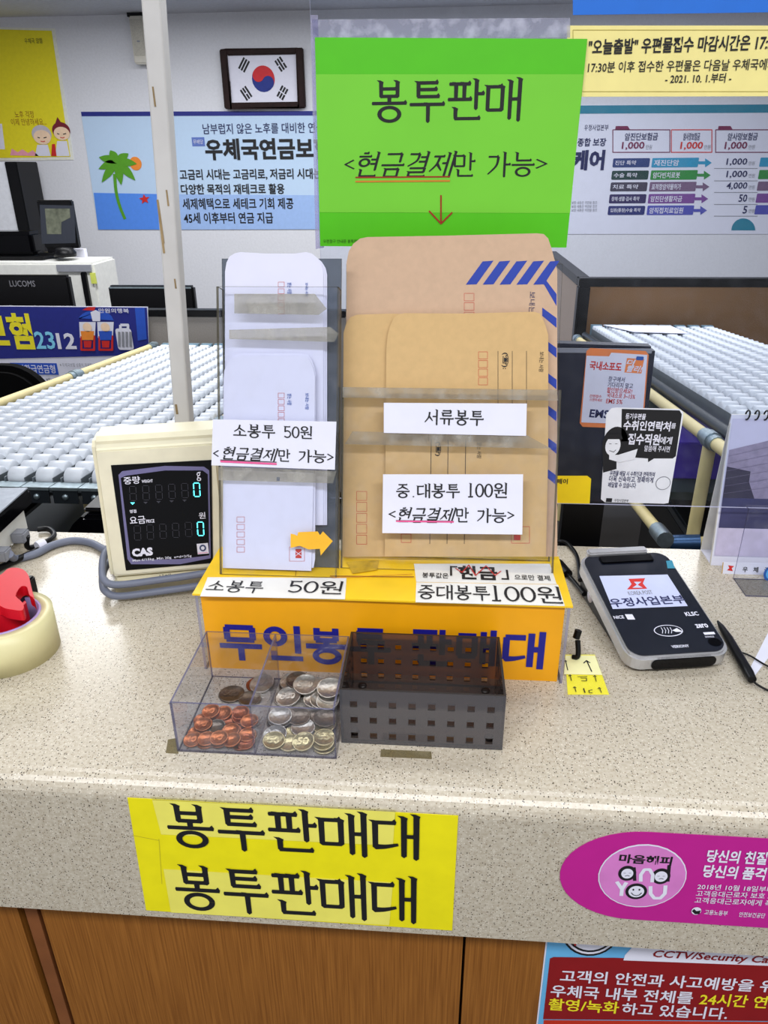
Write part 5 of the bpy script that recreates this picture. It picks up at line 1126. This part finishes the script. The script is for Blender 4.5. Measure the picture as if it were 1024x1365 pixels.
MB().lathe([(0, 0), (.008, 0), (.008, .0008), (0, .0008)], 20, MTT @ Matrix.Translation((.006, .135, .016)) @ Matrix.Rotation(-pi/2, 4, 'Y')).build('side_badge', WHITE, tm)
g8 = lambda *a: P(*a, z=1.004)
cpz = MTT @ Vector((.004, .15, .010))
tag(MB().tube([g8(740, 748), g8(744, 753), g8(757, 766)], [.006, .0085, .007], 14).tube(spline([g8(757, 766), g8(764, 774), cpz], 5), .003, 10).build('cable_plug', BLACK), 'black plug and cord at the left of the card terminal', 'plug')
tag(MB().tube(spline([g8(735, 722), g8(752, 722), g8(762, 730), g8(770, 744), MTT @ Vector((.004, .168, .02))], 6), .0028, 10).build('black_cable', BLACK), 'thin black cable curving over the counter behind the card terminal plug', 'cable')
tag(MB().tube([P(957, 828, z=1.008), P(962, 836, z=1.008), P(972, 852, z=1.008), P(998, 897, z=1.008), P(1003, 906, z=1.008)], [.0012, .0035, .0050, .0056, .0045], 14).build('signing_pen', BLACK), 'black signing pen lying at the right of the card terminal', 'pen')
tag(MB().tube(spline([P(1003, 907, z=1.006), P(1012, 914, z=1.004), P(1030, 922, z=1.003), P(1060, 925, z=1.003)], 5), .0012, 8).tube(spline([P(983, 868, z=1.004), P(1000, 874, z=1.003), P(1024, 888, z=1.003), P(1060, 900, z=1.003)], 5), .0010, 8).build('pen_cord', BLACK), 'thin black cord of the signing pen trailing off to the right', 'cord')
tag(Sheet((.35, .7, 1.0), (1, 0, 0), (0, 1, 0)).paper('paper_strip', WHITE, [(1040, 812), (1060, 830), (1005, 903), (998, 895)], .0006, None, .0008), 'white paper strip lying diagonally on the counter beside the signing pen', 'paper')

# yellow arrow note
S = Sheet((.16, .65, 1.0), (1, 0, 0), (0, 1, 0))
ny = thing('arrow_note', P(780, 925, z=1.0), 'small yellow note with hand-drawn black arrows, on the counter at the box corner', 'note')
S.paper('tape_cover', clear('note_tape', (254, 254, 250), .4, .0), [(751, 871), (794, 871), (815, 930), (752, 929)], .0003, ny, .0008)
S.paper('sheet', mat('note_yellow', (246, 236, 66), .6), [(753, 873), (793, 873), (812, 926), (757, 926)], .0004, ny, .0004)
S = S.at(.0009)
S.poly('pale_panel', mat('note_pale', (248, 246, 186), .6), [(754, 874), (793, 874), (803, 900), (752, 899)])
def arrow(x0, y0, x1, y1, k, w): S.line('marker_arrow', INK, [(x0, y0), (x1, y1)], w, 2); S.line('marker_arrow', INK, [(x1-k, y1+k*.9), (x1, y1), (x1+k*1.2, y1+k*.8)], w, 2)
arrow(789, 896, 782, 881, 4, .0013); arrow(757, 894, 754, 881, 1.5, .001); arrow(762, 908, 760, 900, 2, .0008); arrow(795, 909, 793, 901, 2, .0008); arrow(768, 923, 766, 916, 2, .0008); arrow(802, 924, 799, 917, 2, .0008)
S.line('marker_letters', INK, [(770, 902.5), (783, 902.5)], .0008, 2); S.line('marker_letters', INK, [(774, 904.5), (782, 904.5), (782, 908), (775, 908)], .0008, 2); S.line('marker_letters', INK, [(778, 918), (780, 924)], .0012, 2); S.line('marker_letters', INK, [(790, 920), (785, 921), (786, 924), (790, 924)], .0008, 2)
S.flush(ny)
# small black solids standing in for drawn characters at the box corner
bc = thing('black_scrawl', P(762, 880, z=1.0), 'small black shape standing in for drawn characters at the right end of the orange box', 'marking')
q = P(761, 878, z=1.0); q.x = max(q.x, BX1+.003)
MB().tube(spline([(q.x+.002, q.y, 1.002), (q.x+.007, q.y-.002, 1.006), (q.x+.006, q.y+.004, 1.022)], 5), .003, 10).build('scrawl_stroke', BLACK, bc); MB().tube(spline([(q.x+.004, q.y+.004, 1.025), (q.x+.006, q.y+.006, 1.034)], 4), .004, 10).build('scrawl_dot', BLACK, bc)

# ---------------------------------------------------------------- desk calendar
ca, cb_ = P(950, 757, z=1.0), P(976, 553, y=.955); bkz = P(934, 733, z=1.0)
yfr = max(ca.y, .922); x0c = ca.x
cal = thing('desk_calendar', (x0c+.1, yfr, 1.0), 'white spiral desk calendar with a grey building photo, at the right end of the counter', 'calendar')
WC = .20; CARD = mat('calendar_card', (214, 212, 206), .7)
apx = Vector((x0c, .953, cb_.z))
fdir = Vector((0, apx.y-yfr, apx.z-1.0)); fl_ = fdir.length
S = Sheet((x0c, yfr, 1.001), (1, 0, 0), fdir, .0003)
MB().prism([(0, 0), (WC, 0), (WC, fl_), (0, fl_)], -.0025, 0, S.M).build('front_pages', WHITE, cal)
bdir = Vector((0, apx.y-.966, apx.z-1.0)); SB = Sheet((x0c, .966, 1.001), (1, 0, 0), bdir)
MB().prism([(0, 0), (WC, 0), (WC, bdir.length), (0, bdir.length)], -.002, 0, SB.M).build('back_board', CARD, cal)
MB().box((x0c, yfr, 1.0), (x0c+WC, .966, 1.0015)).build('base_board', WHITE, cal)
MB().prism([(yfr, 1.0), (yfr+.004, 1.0), (apx.y, apx.z-.01), (apx.y-.003, apx.z-.01)], x0c-.0005, x0c+.0003, YZ).build('page_edges', CARD, cal)
for k in range(16):
    c = Vector((x0c+.02+.0115*k, apx.y, apx.z+.001))
    MB().tube([c+Vector((.001*sin(a_), .006*cos(a_)-.001, .006*sin(a_))) for a_ in [2*pi*j/14 for j in range(15)]], .0011, 6).build('spiral_ring', BLACK, cal)
S = S.at(.0003)
xe = WC
def vv(py): return S.uv(985, py)[1]
def uu(px, py): return S.uv(px, py)[0]
S.poly('page_photo', mat('photo_sky', (206, 204, 228), .6, var=.02), [(.002, vv(742)), (xe-.002, vv(742)), (xe-.002, vv(558)), (.002, vv(558))], 1, True)
S.poly('page_photo', mat('photo_brick', (150, 140, 164), .6, var=.12, scale=120), [(.003, vv(600)), (xe-.002, vv(545)), (xe-.002, vv(668)), (.003, vv(668))], 2, True)
S.poly('page_photo', mat('photo_shadow', (56, 52, 72), .6), [(.003, vv(622)), (.034, vv(628)), (.034, vv(642)), (.044, vv(664)), (.003, vv(664))], 3, True)
S.poly('page_photo', mat('photo_navy', (62, 62, 100), .6, var=.1), [(.003, vv(664)), (xe-.002, vv(664)), (xe-.002, vv(704)), (.003, vv(704))], 3, True)
S.poly('page_photo', mat('photo_floor', (196, 188, 214), .6, var=.08, scale=90), [(.003, vv(704)), (xe-.002, vv(704)), (xe-.002, vv(741)), (.003, vv(741))], 3, True)
for k in range(6): S.line('page_photo', mat('photo_joint', (118, 110, 134), .6), [(.003, vv(608+10*k)), (xe-.002, vv(555+14*k))], .0004, 4, uv=True)
S.flush(cal)
# name card and acrylic stand
f0 = P(978, 772, z=1.0)
S = Sheet((f0.x, f0.y, 1.0), (1, 0, 0), (0, 0, 1))
stn = thing('acrylic_stand', (f0.x+.1, f0.y, 1.0), 'L-shaped clear acrylic stand in front of the calendar at the right end', 'stand')
zt_ = P(994, 678, y=f0.y).z; f1 = P(990, 795, z=1.0)
MB().plate((f0.x, f0.y, 1.0), (f0.x+.21, f0.y+.002, zt_)).build('upright', [CLEAR, TRE], stn); MB().plate((f0.x, f1.y, 1.0), (f0.x+.21, f0.y, 1.002)).build('foot', [CLEAR, TRE], stn)
MB().plate((f0.x, f0.y+.002, zt_-.002), (f0.x+.21, f0.y+.012, zt_)).build('top_lip', [CLEAR, TRE], stn)
S.disc('blue_seal', PBLUE, 1027, 764, 9, 10, 2); S.disc('blue_seal', mat('seal_sky', (90, 170, 230), .5), 1027, 764, 6, 7, 3); S.flush(stn)
n0 = P(966, 770, z=1.0); n0.y = min(n0.y, yfr-.003)
nc = thing('name_card', (n0.x+.08, n0.y, 1.0), 'white card with a red mark leaning between the calendar and the acrylic stand', 'card')
S = Sheet((n0.x, max(n0.y, f0.y+.014), 1.0), (1, 0, 0), (0, .25, 1), .0002)
MB().prism([(0, 0), (.19, 0), (.19, .016), (0, .016)], -.0015, 0, S.M).build('card_body', WHITE, nc)
S = S.at(.0002); S.poly('red_mark', RED, [(.006, .005), (.014, .004), (.012, .008), (.015, .011), (.007, .012), (.009, .008)], 1, True)
for k, c in enumerate('우체국예금'):
    vs, fs = font_polys(c, .02); S.mb('lettering', INK, 2).add([(.026+.014*k+v[0]*.008, .004+v[1]*.008, .0004) for v in vs], fs, M=S.M)
S.line('gold_edge', mat('gold_edge', (190, 150, 60), .5), [(.0, .0004), (0.0, .016)], .0012, 2, uv=True)
S.flush(nc)

# old tape marks on the stone
S = Sheet((0, .55, 1.0), (1, 0, 0), (0, 1, 0))
RES = clear('tape_residue', (226, 222, 206), .3, .25, (150, 140, 110), .4, .4)
tag(S.paper('tape_residue', RES, [(508, 999), (575, 1002), (576, 1012), (507, 1009)], .0002, None, .0003), 'dull square of old tape residue on the stone in front of the smoky basket', 'tape mark')
tag(S.paper('tape_residue', RES, [(224, 986), (236, 984), (238, 1005), (221, 1004)], .0002, None, .0003), 'dull smear of old tape at the left front corner of the coin tray', 'tape mark')
